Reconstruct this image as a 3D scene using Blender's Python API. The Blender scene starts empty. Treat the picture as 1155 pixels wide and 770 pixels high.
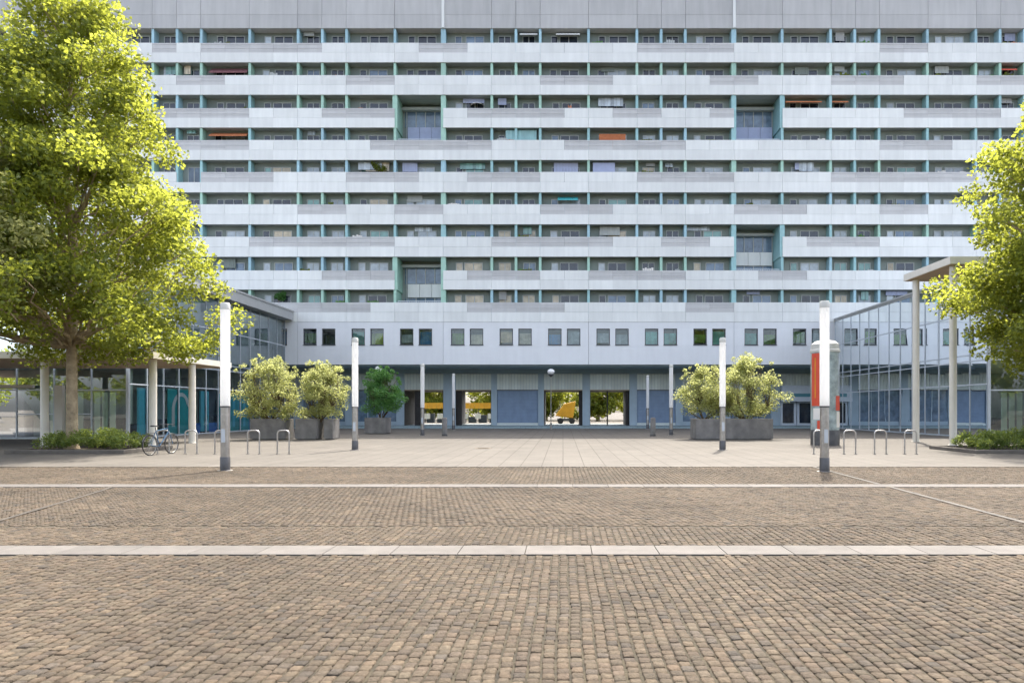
import bpy, math, random
import numpy as np
from mathutils import Vector, Matrix
R = math.radians
rng = random.Random(11)
nrng = np.random.default_rng(5)
scene = bpy.context.scene
COL = scene.collection

# ------------------------------------------------------------------ camera
FPX, VX, HY, CAMZ = 770.0, 635.0, 462.0, 1.6
cam_d = bpy.data.cameras.new('camera')
cam_d.sensor_width = 36.0
cam_d.lens = 36.0 * FPX / 1155.0
cam_d.shift_x = -(VX - 577.5) / 1155.0
cam_d.shift_y = (HY - 385.0) / 1155.0
cam_d.clip_start = 0.1
cam_d.clip_end = 2000.0
cam = bpy.data.objects.new('camera', cam_d)
COL.objects.link(cam)
cam.location = (0, 0, CAMZ)
cam.rotation_euler = (R(90), 0, 0)
scene.camera = cam

def PX(px, D): return (px - VX) * D / FPX
def PZ(py, D): return (HY - py) * D / FPX + CAMZ

# ------------------------------------------------------------------ materials
def new_mat(name):
    m = bpy.data.materials.new(name)
    m.use_nodes = True
    nt = m.node_tree
    return m, nt, nt.nodes, nt.links, nt.nodes['Principled BSDF']

def mat(name, col, rough=0.6, amt=0.12, scale=3.0, metal=0.0, bump=0.0, bscale=40.0, island=0.0, spec=0.5, tint=None, streak=0.0):
    m, nt, N, L, b = new_mat(name)
    tc = N.new('ShaderNodeTexCoord')
    nz = N.new('ShaderNodeTexNoise'); nz.inputs['Scale'].default_value = scale
    nz.inputs['Detail'].default_value = 6; nz.inputs['Roughness'].default_value = 0.65
    L.new(tc.outputs['Object'], nz.inputs['Vector'])
    mx = N.new('ShaderNodeMix'); mx.data_type = 'RGBA'
    c = Vector(col)
    t = Vector(tint) if tint else c * (1 - 1.6 * amt)
    mx.inputs['A'].default_value = (*(c * (1 + amt)), 1)
    mx.inputs['B'].default_value = (*t, 1)
    rp = N.new('ShaderNodeMapRange'); rp.inputs['From Min'].default_value = .3; rp.inputs['From Max'].default_value = .7
    L.new(nz.outputs['Fac'], rp.inputs['Value']); L.new(rp.outputs['Result'], mx.inputs['Factor'])
    out = mx.outputs['Result']
    if streak:
        mp = N.new('ShaderNodeMapping'); mp.inputs['Scale'].default_value = (2.6, 2.6, .3)
        L.new(tc.outputs['Object'], mp.inputs['Vector'])
        n2 = N.new('ShaderNodeTexNoise'); n2.inputs['Scale'].default_value = 1.0; n2.inputs['Detail'].default_value = 4
        L.new(mp.outputs['Vector'], n2.inputs['Vector'])
        r2 = N.new('ShaderNodeMapRange'); r2.inputs['From Min'].default_value = .35; r2.inputs['From Max'].default_value = .7
        r2.inputs['To Min'].default_value = 1.0; r2.inputs['To Max'].default_value = 1 - streak
        L.new(n2.outputs['Fac'], r2.inputs['Value'])
        mm = N.new('ShaderNodeVectorMath'); mm.operation = 'SCALE'
        L.new(out, mm.inputs[0]); L.new(r2.outputs['Result'], mm.inputs['Scale']); out = mm.outputs['Vector']
    if island:
        g = N.new('ShaderNodeNewGeometry')
        r3 = N.new('ShaderNodeMapRange'); r3.inputs['To Min'].default_value = 1 - island; r3.inputs['To Max'].default_value = 1 + island
        L.new(g.outputs['Random Per Island'], r3.inputs['Value'])
        mm = N.new('ShaderNodeVectorMath'); mm.operation = 'SCALE'
        L.new(out, mm.inputs[0]); L.new(r3.outputs['Result'], mm.inputs['Scale']); out = mm.outputs['Vector']
    L.new(out, b.inputs['Base Color'])
    b.inputs['Roughness'].default_value = rough
    b.inputs['Metallic'].default_value = metal
    b.inputs['Specular IOR Level'].default_value = spec
    if bump:
        n3 = N.new('ShaderNodeTexNoise'); n3.inputs['Scale'].default_value = bscale; n3.inputs['Detail'].default_value = 5
        L.new(tc.outputs['Object'], n3.inputs['Vector'])
        bp = N.new('ShaderNodeBump'); bp.inputs['Strength'].default_value = bump; bp.inputs['Distance'].default_value = .02
        L.new(n3.outputs['Fac'], bp.inputs['Height']); L.new(bp.outputs['Normal'], b.inputs['Normal'])
    return m

def mat_leaf(name, dark, light, trans, tfac=0.45, nscale=0.8):
    m, nt, N, L, b = new_mat(name)
    g = N.new('ShaderNodeNewGeometry')
    tc = N.new('ShaderNodeTexCoord')
    nz = N.new('ShaderNodeTexNoise'); nz.inputs['Scale'].default_value = nscale; nz.inputs['Detail'].default_value = 2
    L.new(tc.outputs['Object'], nz.inputs['Vector'])
    ad = N.new('ShaderNodeMath'); ad.operation = 'MULTIPLY_ADD'
    L.new(g.outputs['Random Per Island'], ad.inputs[0]); ad.inputs[1].default_value = 0.6
    sb = N.new('ShaderNodeMath'); sb.operation = 'MULTIPLY_ADD'; sb.inputs[1].default_value = 1.3; sb.inputs[2].default_value = -.45
    L.new(nz.outputs['Fac'], sb.inputs[0]); L.new(sb.outputs[0], ad.inputs[2])
    mx = N.new('ShaderNodeMix'); mx.data_type = 'RGBA'; mx.clamp_factor = True
    mx.inputs['A'].default_value = (*dark, 1); mx.inputs['B'].default_value = (*light, 1)
    L.new(ad.outputs[0], mx.inputs['Factor'])
    L.new(mx.outputs['Result'], b.inputs['Base Color'])
    b.inputs['Roughness'].default_value = .45
    b.inputs['Specular IOR Level'].default_value = .35
    tr = N.new('ShaderNodeBsdfTranslucent')
    mt = N.new('ShaderNodeMix'); mt.data_type = 'RGBA'; mt.clamp_factor = True
    mt.inputs['A'].default_value = (*(Vector(trans) * .6), 1); mt.inputs['B'].default_value = (*trans, 1)
    L.new(ad.outputs[0], mt.inputs['Factor']); L.new(mt.outputs['Result'], tr.inputs['Color'])
    ms = N.new('ShaderNodeMixShader'); ms.inputs[0].default_value = tfac
    L.new(b.outputs[0], ms.inputs[1]); L.new(tr.outputs[0], ms.inputs[2])
    L.new(ms.outputs[0], N['Material Output'].inputs['Surface'])
    return m

def mat_glass(name, tint=(.75, .88, .88), base=0.08, gain=1.0, wob=0.0):
    """thin pane: tinted transparency plus a mirror reflection that grows towards grazing angles"""
    m, nt, N, L, b = new_mat(name)
    N.remove(b)
    t = N.new('ShaderNodeBsdfTransparent'); t.inputs['Color'].default_value = (*tint, 1)
    g = N.new('ShaderNodeBsdfGlossy'); g.inputs['Roughness'].default_value = .01
    g.inputs['Color'].default_value = (.92, .97, 1, 1)
    fr = N.new('ShaderNodeFresnel'); fr.inputs['IOR'].default_value = 1.6
    ma = N.new('ShaderNodeMath'); ma.operation = 'MULTIPLY_ADD'; ma.use_clamp = True
    ma.inputs[1].default_value = gain; ma.inputs[2].default_value = base
    L.new(fr.outputs[0], ma.inputs[0])
    if wob:
        tc = N.new('ShaderNodeTexCoord'); nz = N.new('ShaderNodeTexNoise'); nz.inputs['Scale'].default_value = .6
        L.new(tc.outputs['Object'], nz.inputs['Vector'])
        bp = N.new('ShaderNodeBump'); bp.inputs['Strength'].default_value = wob; bp.inputs['Distance'].default_value = .02
        L.new(nz.outputs['Fac'], bp.inputs['Height']); L.new(bp.outputs['Normal'], g.inputs['Normal'])
    ms = N.new('ShaderNodeMixShader')
    L.new(ma.outputs[0], ms.inputs[0]); L.new(t.outputs[0], ms.inputs[1]); L.new(g.outputs[0], ms.inputs[2])
    L.new(ms.outputs[0], N['Material Output'].inputs['Surface'])
    return m

def mat_pane(name, col, amt=.3, scale=1.2, rough=.06):
    m = mat(name, col, rough=rough, amt=amt, scale=scale, island=.35, spec=.6)
    return m

def mat_brick(name, c1, c2, joint, bw, bh, mortar, bump=.4, rough=.8, rot=0.0, offset=.5, nsc=9.0):
    m, nt, N, L, b = new_mat(name)
    tc = N.new('ShaderNodeTexCoord')
    mp = N.new('ShaderNodeMapping'); mp.inputs['Rotation'].default_value = (0, 0, rot)
    L.new(tc.outputs['Object'], mp.inputs['Vector'])
    br = N.new('ShaderNodeTexBrick'); br.offset = offset
    br.inputs['Scale'].default_value = 1.0
    br.inputs['Brick Width'].default_value = bw; br.inputs['Row Height'].default_value = bh
    br.inputs['Mortar Size'].default_value = mortar; br.inputs['Mortar Smooth'].default_value = .2
    br.inputs['Color1'].default_value = (*c1, 1); br.inputs['Color2'].default_value = (*c2, 1); br.inputs['Mortar'].default_value = (*joint, 1)
    L.new(mp.outputs['Vector'], br.inputs['Vector'])
    nz = N.new('ShaderNodeTexNoise'); nz.inputs['Scale'].default_value = .45; nz.inputs['Detail'].default_value = 8; nz.inputs['Roughness'].default_value = .7
    L.new(tc.outputs['Object'], nz.inputs['Vector'])
    rp = N.new('ShaderNodeMapRange'); rp.inputs['From Min'].default_value = .3; rp.inputs['From Max'].default_value = .7
    rp.inputs['To Min'].default_value = .76; rp.inputs['To Max'].default_value = 1.14
    L.new(nz.outputs['Fac'], rp.inputs['Value'])
    n2 = N.new('ShaderNodeTexNoise'); n2.inputs['Scale'].default_value = nsc; n2.inputs['Detail'].default_value = 5
    L.new(tc.outputs['Object'], n2.inputs['Vector'])
    r2 = N.new('ShaderNodeMapRange'); r2.inputs['To Min'].default_value = .8; r2.inputs['To Max'].default_value = 1.2
    L.new(n2.outputs['Fac'], r2.inputs['Value'])
    mu = N.new('ShaderNodeMath'); mu.operation = 'MULTIPLY'
    L.new(rp.outputs[0], mu.inputs[0]); L.new(r2.outputs[0], mu.inputs[1])
    sc = N.new('ShaderNodeVectorMath'); sc.operation = 'SCALE'
    L.new(br.outputs['Color'], sc.inputs[0]); L.new(mu.outputs[0], sc.inputs['Scale'])
    L.new(sc.outputs['Vector'], b.inputs['Base Color'])
    b.inputs['Roughness'].default_value = rough; b.inputs['Specular IOR Level'].default_value = .3
    bp = N.new('ShaderNodeBump'); bp.inputs['Strength'].default_value = bump; bp.inputs['Distance'].default_value = .01; bp.invert = True
    L.new(br.outputs['Fac'], bp.inputs['Height']); L.new(bp.outputs['Normal'], b.inputs['Normal'])
    return m

def mat_cobble():
    m = mat('cobble granite', (.069, .0555, .040), rough=.85, amt=.22, scale=.5, bump=.55, bscale=70, island=.22, spec=.22)
    nt = m.node_tree; N = nt.nodes; L = nt.links; b = N['Principled BSDF']
    src = b.inputs['Base Color'].links[0].from_socket
    g = N.new('ShaderNodeNewGeometry'); cr = N.new('ShaderNodeValToRGB')     # stones of several quarries: grey, pink, tan, dark
    e = cr.color_ramp.elements; e[0].color = (.78, .82, .9, 1); e[1].color = (1.1, 1.0, .92, 1)
    for p, c in ((.2, (1.05, .97, .93)), (.4, (1.0, 1.0, .95)), (.6, (.86, .82, .8)), (.8, (1.12, 1.08, 1.0))):
        q = e.new(p); q.color = (*c, 1)
    mu = N.new('ShaderNodeMath'); mu.operation = 'MULTIPLY'; mu.inputs[1].default_value = 7.31
    fr = N.new('ShaderNodeMath'); fr.operation = 'FRACT'
    L.new(g.outputs['Random Per Island'], mu.inputs[0]); L.new(mu.outputs[0], fr.inputs[0]); L.new(fr.outputs[0], cr.inputs['Fac'])
    tc = N.new('ShaderNodeTexCoord'); nz = N.new('ShaderNodeTexNoise'); nz.inputs['Scale'].default_value = 38; nz.inputs['Detail'].default_value = 4
    L.new(tc.outputs['Object'], nz.inputs['Vector'])
    rp = N.new('ShaderNodeMapRange'); rp.inputs['From Min'].default_value = .3; rp.inputs['From Max'].default_value = .7; rp.inputs['To Min'].default_value = .72; rp.inputs['To Max'].default_value = 1.25
    L.new(nz.outputs['Fac'], rp.inputs['Value'])
    v1 = N.new('ShaderNodeVectorMath'); v1.operation = 'MULTIPLY'; L.new(src, v1.inputs[0]); L.new(cr.outputs['Color'], v1.inputs[1])
    v2 = N.new('ShaderNodeVectorMath'); v2.operation = 'SCALE'; L.new(v1.outputs['Vector'], v2.inputs[0]); L.new(rp.outputs[0], v2.inputs['Scale'])
    L.new(v2.outputs['Vector'], b.inputs['Base Color'])
    return m

M = {}
M['cobble'] = mat_cobble()
M['joint'] = mat_brick('sandy cobbled ground', (.085, .07, .055), (.07, .058, .045), (.03, .026, .016), .105, .105, .012, bump=.5)
M['bed_sand'] = mat('sandy mossy joint', (.036, .028, .014), rough=.95, amt=.4, scale=6, bump=.4)
M['strip'] = mat('pale granite strip', (.105, .096, .086), rough=.8, amt=.12, scale=4, bump=.3, bscale=90, island=.09, spec=.3)
M['strip_dull'] = mat('dull granite strip', (.088, .078, .066), rough=.85, amt=.25, scale=3, bump=.3)
M['strip_faint'] = mat('faint dark strip', (.058, .048, .036), rough=.9, amt=.25, scale=3, bump=.3)
M['slab'] = mat_brick('pale paving slabs', (.104, .094, .080), (.097, .087, .074), (.055, .047, .038), .9, .6, .016, bump=.3, rot=R(90))
M['white_metal'] = mat('white facade metal', (.765, .785, .77), rough=.42, amt=.04, scale=.25, island=.06, streak=.09, spec=.4)
M['grey_metal'] = mat('grey ribbed metal', (.53, .53, .53), rough=.45, amt=.05, scale=.4, island=.08, streak=.07)
M['attic'] = mat('grey attic panel', (.48, .48, .475), rough=.5, amt=.06, scale=.15, island=.05, streak=.13)
M['render_wall'] = mat('smooth pale wall', (.74, .76, .78), rough=.6, amt=.035, scale=.3, streak=.04, island=.02)
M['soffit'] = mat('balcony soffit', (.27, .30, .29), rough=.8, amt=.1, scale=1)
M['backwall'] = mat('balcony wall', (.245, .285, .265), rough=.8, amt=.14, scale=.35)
M['mint'] = mat('mint divider', (.36, .58, .48), rough=.5, amt=.08, scale=2, island=.12)
M['teal'] = mat('teal divider', (.30, .52, .54), rough=.5, amt=.08, scale=2, island=.12)
M['blue'] = mat('blue divider', (.34, .54, .62), rough=.5, amt=.08, scale=2, island=.12)
M['frame_white'] = mat('white window frame', (.42, .45, .44), rough=.5, amt=.05)
M['frame_dark'] = mat('dark window frame', (.07, .08, .09), rough=.4, amt=.1)
M['pane_dark'] = mat_pane('dark balcony glass', (.03, .04, .06))
M['pane_blue'] = mat_pane('blue balcony glass', (.15, .22, .31))
M['pane_curtain'] = mat_pane('glass with pale curtain', (.42, .48, .53), amt=.2)
M['pane_beige'] = mat_pane('glass with beige blind', (.50, .43, .31), amt=.25)
M['pane_green'] = mat_pane('glass with green reflection', (.06, .11, .04), amt=.7, scale=2.5)
M['pane_teal'] = mat_pane('glass with teal blind', (.20, .38, .36), amt=.2)
for n_, c_ in dict(blind_green=(.16, .30, .06), blind_lime=(.32, .42, .08), blind_beige=(.62, .47, .28), blind_blue=(.05, .24, .52), blind_teal=(.18, .52, .47), blind_grey=(.42, .50, .55), blind_dark=(.04, .06, .07), blind_sand=(.66, .58, .44)).items():
    M[n_] = mat(n_.replace('_', ' in '), c_, rough=.8, amt=.35, scale=1.1, island=.08)
M['arcade_blue'] = mat('blue grey arcade wall', (.42, .52, .60), rough=.6, amt=.08, scale=.6, streak=.06)
M['arcade_dark'] = mat('dark slate fascia', (.30, .40, .45), rough=.6, amt=.1, scale=.6)
M['shutter'] = mat('blue roller shutter', (.24, .33, .48), rough=.5, amt=.08, scale=1.5, streak=.08)
M['rib_glass'] = mat('ribbed profile glass', (.72, .78, .76), rough=.25, amt=.06, scale=1, island=.08)
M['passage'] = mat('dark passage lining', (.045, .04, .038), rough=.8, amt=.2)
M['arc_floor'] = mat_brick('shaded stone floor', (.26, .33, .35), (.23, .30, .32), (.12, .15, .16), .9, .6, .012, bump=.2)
M['steel'] = mat('brushed steel', (.46, .44, .42), rough=.38, amt=.18, scale=5, metal=.85, streak=.15)
M['steel_dark'] = mat('dark steel', (.10, .10, .105), rough=.5, amt=.2, metal=.4)
M['lamp_white'] = mat('frosted white tube', (.86, .86, .85), rough=.3, amt=.02, streak=.04)
def frosted(name, col, f):
    m, nt, N, L, b = new_mat(name)
    b.inputs['Base Color'].default_value = (*col, 1); b.inputs['Roughness'].default_value = .3
    tr = N.new('ShaderNodeBsdfTranslucent'); tr.inputs['Color'].default_value = (*col, 1)
    ms = N.new('ShaderNodeMixShader'); ms.inputs[0].default_value = f
    L.new(b.outputs[0], ms.inputs[1]); L.new(tr.outputs[0], ms.inputs[2]); L.new(ms.outputs[0], N['Material Output'].inputs['Surface'])
    return m
M['tube'] = frosted('frosted light tube', (.90, .90, .89), .5)
M['lamp_grey'] = mat('milky translucent cap', (.52, .52, .48), rough=.35, amt=.08)
M['concrete'] = mat('weathered concrete', (.21, .20, .19), rough=.85, amt=.2, scale=2, bump=.3, bscale=50, streak=.18)
M['soil'] = mat('dark soil', (.05, .038, .026), rough=1, amt=.3, scale=8, bump=.8)
M['kerb'] = mat('stone kerb', (.13, .115, .098), rough=.85, amt=.2, scale=3, bump=.3)
M['bark'] = mat('tree bark', (.36, .285, .19), rough=.9, amt=.3, scale=4, bump=.9, bscale=14, tint=(.19, .15, .095))
M['twig'] = mat('thin twig bark', (.12, .085, .05), rough=.9, amt=.3, scale=6)
M['leaf_main'] = mat_leaf('maple leaves', (.06, .095, .02), (.14, .18, .032), (.56, .60, .08), .55)
M['leaf_sage'] = mat_leaf('pale sage leaves', (.13, .155, .055), (.28, .29, .11), (.72, .72, .28), .55)
M['leaf_shrub'] = mat_leaf('yellow green shrub leaves', (.16, .19, .065), (.36, .385, .15), (.78, .80, .32), .54, 1.5)
M['leaf_dark'] = mat_leaf('deep green leaves', (.06, .16, .05), (.15, .32, .10), (.3, .6, .14), .42)
M['leaf_hedge'] = mat_leaf('hedge leaves', (.045, .09, .018), (.2, .26, .075), (.42, .5, .09), .4, 1.8)
M['leaf_far'] = mat_leaf('far garden leaves', (.07, .11, .02), (.2, .24, .045), (.62, .64, .08), .48)
M['cream_paint'] = mat('cream painted steel', (.70, .67, .60), rough=.5, amt=.06, scale=1, streak=.08)
M['wood_soffit'] = mat('tan canopy soffit', (.45, .335, .215), rough=.6, amt=.1, scale=1.5)
M['fascia'] = mat('grey roof fascia', (.40, .41, .41), rough=.5, amt=.06, scale=1)
M['mullion'] = mat('grey aluminium mullion', (.52, .57, .62), rough=.45, amt=.06, metal=.2)
M['glass_side'] = mat_glass('side curtain wall glass', (.70, .80, .86), base=.12, gain=1.2, wob=.02)
M['glass_window'] = mat_glass('window glass', (.9, .94, .94), base=.0, gain=1.0, wob=.01)
M['glass_front'] = mat_glass('green tinted glass', (.86, .95, .90), base=.08, gain=1.0, wob=.02)
M['glass_clear'] = mat_glass('clear curtain wall glass', (.90, .96, .97), base=.03, gain=1.0, wob=.02)
M['room_floor'] = mat('room floor', (.5, .49, .46), rough=.4, amt=.1)
M['room_wall'] = mat('room wall', (.42, .50, .46), rough=.8, amt=.3, scale=.4)
M['room_ceiling'] = mat('room ceiling', (.75, .76, .75), rough=.8, amt=.05)
M['pale_green'] = mat('pale green plaster', (.52, .62, .53), rough=.7, amt=.06)
M['cyan'] = mat('cyan panel', (.13, .62, .80), rough=.4, amt=.06)
M['poster_teal'] = mat('teal poster print', (.06, .46, .50), rough=.35, amt=.2, scale=1.2)
M['poster_white'] = mat('white poster print', (.78, .82, .84), rough=.35, amt=.03)
M['poster_blue'] = mat('blue skirting print', (.06, .2, .62), rough=.4, amt=.12)
M['red'] = mat('red poster print', (.62, .075, .035), rough=.45, amt=.06)
M['orange'] = mat('orange awning cloth', (.50, .17, .07), rough=.8, amt=.1)
M['maroon'] = mat('dark red awning cloth', (.20, .085, .095), rough=.8, amt=.12)
M['yellow'] = mat('yellow paint', (.62, .31, .015), rough=.5, amt=.12, scale=2)
M['paper'] = mat('white paper', (.72, .70, .66), rough=.7, amt=.04)
M['poster_green'] = mat('grey green poster', (.36, .43, .43), rough=.3, amt=.35, scale=2)
M['black'] = mat('black rubber', (.022, .022, .024), rough=.6, amt=.2)
M['bike_blue'] = mat('blue bicycle paint', (.06, .13, .22), rough=.3, amt=.05)
M['dark_int'] = mat('dark furniture', (.05, .06, .075), rough=.6, amt=.2)
M['lilac'] = mat('pale blue screen cloth', (.42, .47, .66), rough=.7, amt=.05)
M['sign_white'] = mat('pale sign board', (.66, .72, .80), rough=.45, amt=.03)
M['sign_teal'] = mat('teal sign stripe', (.10, .28, .34), rough=.45, amt=.05)
M['iron'] = mat('rusty iron cover', (.12, .095, .07), rough=.7, amt=.3, scale=9, metal=.4, bump=.5)

# ------------------------------------------------------------------ mesh helpers
class MB:
    def __init__(s): s.v = []; s.f = []; s.mi = []; s.cur = 0
    def add(s, vs, fs):
        o = len(s.v); s.v += [tuple(p) for p in vs]
        for f in fs: s.f.append(tuple(i + o for i in f)); s.mi.append(s.cur)
        return s
    def box(s, x0, x1, y0, y1, z0, z1):
        v = [(x0, y0, z0), (x1, y0, z0), (x1, y1, z0), (x0, y1, z0), (x0, y0, z1), (x1, y0, z1), (x1, y1, z1), (x0, y1, z1)]
        return s.add(v, [(0, 3, 2, 1), (4, 5, 6, 7), (0, 1, 5, 4), (1, 2, 6, 5), (2, 3, 7, 6), (3, 0, 4, 7)])
    def lathe(s, prof, seg=24, c=(0, 0), a0=0.0, a1=2 * math.pi, cap=True):
        full = abs(a1 - a0 - 2 * math.pi) < 1e-6
        n = seg if full else seg + 1
        vs = []
        for r, z in prof:
            for k in range(n):
                a = a0 + (a1 - a0) * k / seg
                vs.append((c[0] + r * math.cos(a), c[1] + r * math.sin(a), z))
        fs = []
        for j in range(len(prof) - 1):
            for k in range(seg):
                k2 = (k + 1) % n
                fs.append((j * n + k, j * n + k2, (j + 1) * n + k2, (j + 1) * n + k))
        if cap and full:
            fs.append(tuple(range(n - 1, -1, -1))); fs.append(tuple((len(prof) - 1) * n + k for k in range(n)))
        return s.add(vs, fs)
    def tube(s, pts, rad, seg=8, closed=False):
        pts = [Vector(p) for p in pts]; n = len(pts)
        if not hasattr(rad, '__len__'): rad = [rad] * n
        vs = []; up = None
        for i, p in enumerate(pts):
            if closed: t = pts[(i + 1) % n] - pts[i - 1]
            else: t = pts[min(i + 1, n - 1)] - pts[max(i - 1, 0)]
            t.normalize()
            if up is None:
                up = t.orthogonal().normalized()
            else:
                up = (up - t * up.dot(t)).normalized()
            w = t.cross(up)
            for k in range(seg):
                a = 2 * math.pi * k / seg
                vs.append(p + (up * math.cos(a) + w * math.sin(a)) * rad[i])
        fs = []
        for i in range(n if closed else n - 1):
            j = (i + 1) % n
            for k in range(seg):
                k2 = (k + 1) % seg
                fs.append((i * seg + k, i * seg + k2, j * seg + k2, j * seg + k))
        if not closed:
            fs.append(tuple(range(seg - 1, -1, -1))); fs.append(tuple((n - 1) * seg + k for k in range(seg)))
        return s.add(vs, fs)
    def build(s, name, material, parent=None, smooth=False, bevel=0.0):
        me = bpy.data.meshes.new(name)
        me.from_pydata(s.v, [], s.f)
        ms = material if isinstance(material, (list, tuple)) else [material]
        for m in ms: me.materials.append(m)
        if len(ms) > 1: me.polygons.foreach_set('material_index', s.mi)
        if smooth:
            me.polygons.foreach_set('use_smooth', [True] * len(me.polygons))
            try: me.set_sharp_from_angle(angle=R(40))
            except Exception: pass
        me.update()
        return link(name, me, parent, bevel)

def link(name, me, parent=None, bevel=0.0):
    o = bpy.data.objects.new(name, me); COL.objects.link(o)
    if parent is not None: o.parent = parent
    if bevel:
        b = o.modifiers.new('bevel', 'BEVEL'); b.width = bevel; b.segments = 2; b.limit_method = 'ANGLE'
    return o

def np_mesh(name, V, F, material, parent=None):
    """V (n,3) float, F (m,k) int"""
    me = bpy.data.meshes.new(name)
    k = F.shape[1]
    me.vertices.add(len(V)); me.vertices.foreach_set('co', V.astype(np.float32).ravel())
    me.loops.add(F.size); me.loops.foreach_set('vertex_index', F.astype(np.int32).ravel())
    me.polygons.add(len(F)); me.polygons.foreach_set('loop_start', np.arange(0, F.size, k, dtype=np.int32))
    try: me.polygons.foreach_set('loop_total', np.full(len(F), k, dtype=np.int32))
    except Exception: pass
    me.materials.append(material)
    me.update(calc_edges=True); me.validate()
    return link(name, me, parent)

def thing(name, label, cat, loc=(0, 0, 0), rz=0.0, group=None):
    o = bpy.data.objects.new(name, None); COL.objects.link(o)
    o.empty_display_size = .3
    o.location = loc; o.rotation_euler = (0, 0, rz)
    o['label'] = label; o['category'] = cat
    if group: o['group'] = group
    return o
def tag(o, label, cat, group=None):
    o['label'] = label; o['category'] = cat
    if group: o['group'] = group
    return o
def struct(o, kind='structure'):
    o['kind'] = kind; return o
def dup(src, loc, rz=None, label=None):
    r = src.copy(); COL.objects.link(r); r.location = loc
    if rz is not None: r.rotation_euler = (0, 0, rz)
    if label: r['label'] = label
    for ch in [c for c in src.children]:
        c = ch.copy(); COL.objects.link(c); c.parent = r
        for g in [q for q in ch.children]:
            d = g.copy(); COL.objects.link(d); d.parent = c
    return r

# ------------------------------------------------------------------ ground
b = MB(); b.add([(-300, -120, 0), (300, -120, 0), (300, 400, 0), (-300, 400, 0)], [(0, 1, 2, 3)])
struct(b.build('ground', M['joint']))

def cobbles(name, x0f, y0, y1, size, rot=0.0):
    """real stones: each a low cushion with a slightly irregular top"""
    g = size
    half = x0f(y1)
    if rot:
        ext = half + (y1 - y0)
        nx = int(2 * ext / g) + 2; ny = int(2 * ext / g) + 2
        ii, jj = np.meshgrid(np.arange(nx) - nx // 2, np.arange(ny) - ny // 2, indexing='ij')
        u = ii.ravel() * g + (jj.ravel() % 2) * g * .5; w = jj.ravel() * g
        c, s_ = math.cos(rot), math.sin(rot)
        cx = u * c - w * s_; cy = u * s_ + w * c + (y0 + y1) / 2
    else:
        nx = int(2 * half / g) + 1; ny = int((y1 - y0) / g)
        gy = (y1 - y0) / ny
        ii, jj = np.meshgrid(np.arange(nx) - nx // 2, np.arange(ny), indexing='ij')
        cx = ii.ravel() * g; cy = y0 + (jj.ravel() + .5) * gy
        ph = nrng.uniform(0, 1, nx); cy = cy + ph[ii.ravel() + nx // 2] * gy
        sh = nrng.normal(0, .003, nx); cx = cx + sh[ii.ravel() + nx // 2]
        cx = cx + .006 * np.sin(cy * 1.3 + .4 * cx) + .004 * np.sin(cy * 3.7)
    hw = np.array([x0f(max(y, y0)) for y in cy])
    ok = (np.abs(cx) < hw) & (cy > y0 + g * .42) & (cy < y1 - g * .42)
    cx, cy = cx[ok], cy[ok]; n = len(cx)
    cx = cx + nrng.normal(0, .002, n); cy = cy + nrng.normal(0, .004, n)
    hx = g * .5 * nrng.uniform(.79, .88, n); hy = g * .5 * nrng.uniform(.96, 1.04, n)
    ang = nrng.normal(0, .03, n) + rot
    base = np.array([(-1, -1), (1, -1), (1, 1), (-1, 1)], float)
    V = np.zeros((n, 12, 3))
    z = nrng.normal(.016, .002, n)
    for ring, (k, k2, dz) in enumerate(((1.0, 1.0, None), (.97, .99, -.0055), (.70, .86, 0.0))):
        for q in range(4):
            jx = nrng.normal(1, .04, n); jy = nrng.normal(1, .025, n)
            lx = base[q, 0] * hx * k * jx; ly = base[q, 1] * hy * k2 * jy
            V[:, ring * 4 + q, 0] = cx + lx * np.cos(ang) - ly * np.sin(ang)
            V[:, ring * 4 + q, 1] = cy + lx * np.sin(ang) + ly * np.cos(ang)
            V[:, ring * 4 + q, 2] = 0.0 if dz is None else z + dz + nrng.normal(0, .0014, n)
    f = []
    for r in range(2):
        for q in range(4):
            q2 = (q + 1) % 4
            f.append((r * 4 + q, r * 4 + q2, r * 4 + 4 + q2, r * 4 + 4 + q))
    f.append((8, 9, 10, 11))
    F = (np.arange(n)[:, None, None] * 12 + np.array(f)[None]).reshape(-1, 4)
    o = np_mesh(name, V.reshape(-1, 3), F, M['cobble'])
    o.data.polygons.foreach_set('use_smooth', [True] * len(o.data.polygons))
    return struct(o)
hw = lambda y: y * .8 + 9.5
cobbles('cobbled_paving', hw, 1.6, 7.47, .086)
cobbles('cobbled_paving', hw, 7.96, 9.3, .086)
cobbles('cobbled_paving', hw, 9.3, 14.0, .1, rot=R(38))
cobbles('cobbled_paving', hw, 14.52, 18.95, .1)
b = MB(); b.add([(-40, 1, .004), (40, 1, .004), (40, 18.95, .004), (-40, 18.95, .004)], [(0, 1, 2, 3)])
struct(b.build('joint_sand', M['bed_sand']))

def strip(y0, y1, x0, x1, step, off):
    b = MB(); x = x0 + off
    while x < x1:
        b.box(x + .004, x + step - .004, y0, y1, 0, .022 + rng.uniform(-.001, .001)); x += step
    return struct(b.build('stone_strip', M['strip'], bevel=.004))
strip(7.47, 7.96, -22, 22, .74, .12)
strip(14.0, 14.52, -26, 26, .74, .3)
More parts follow.
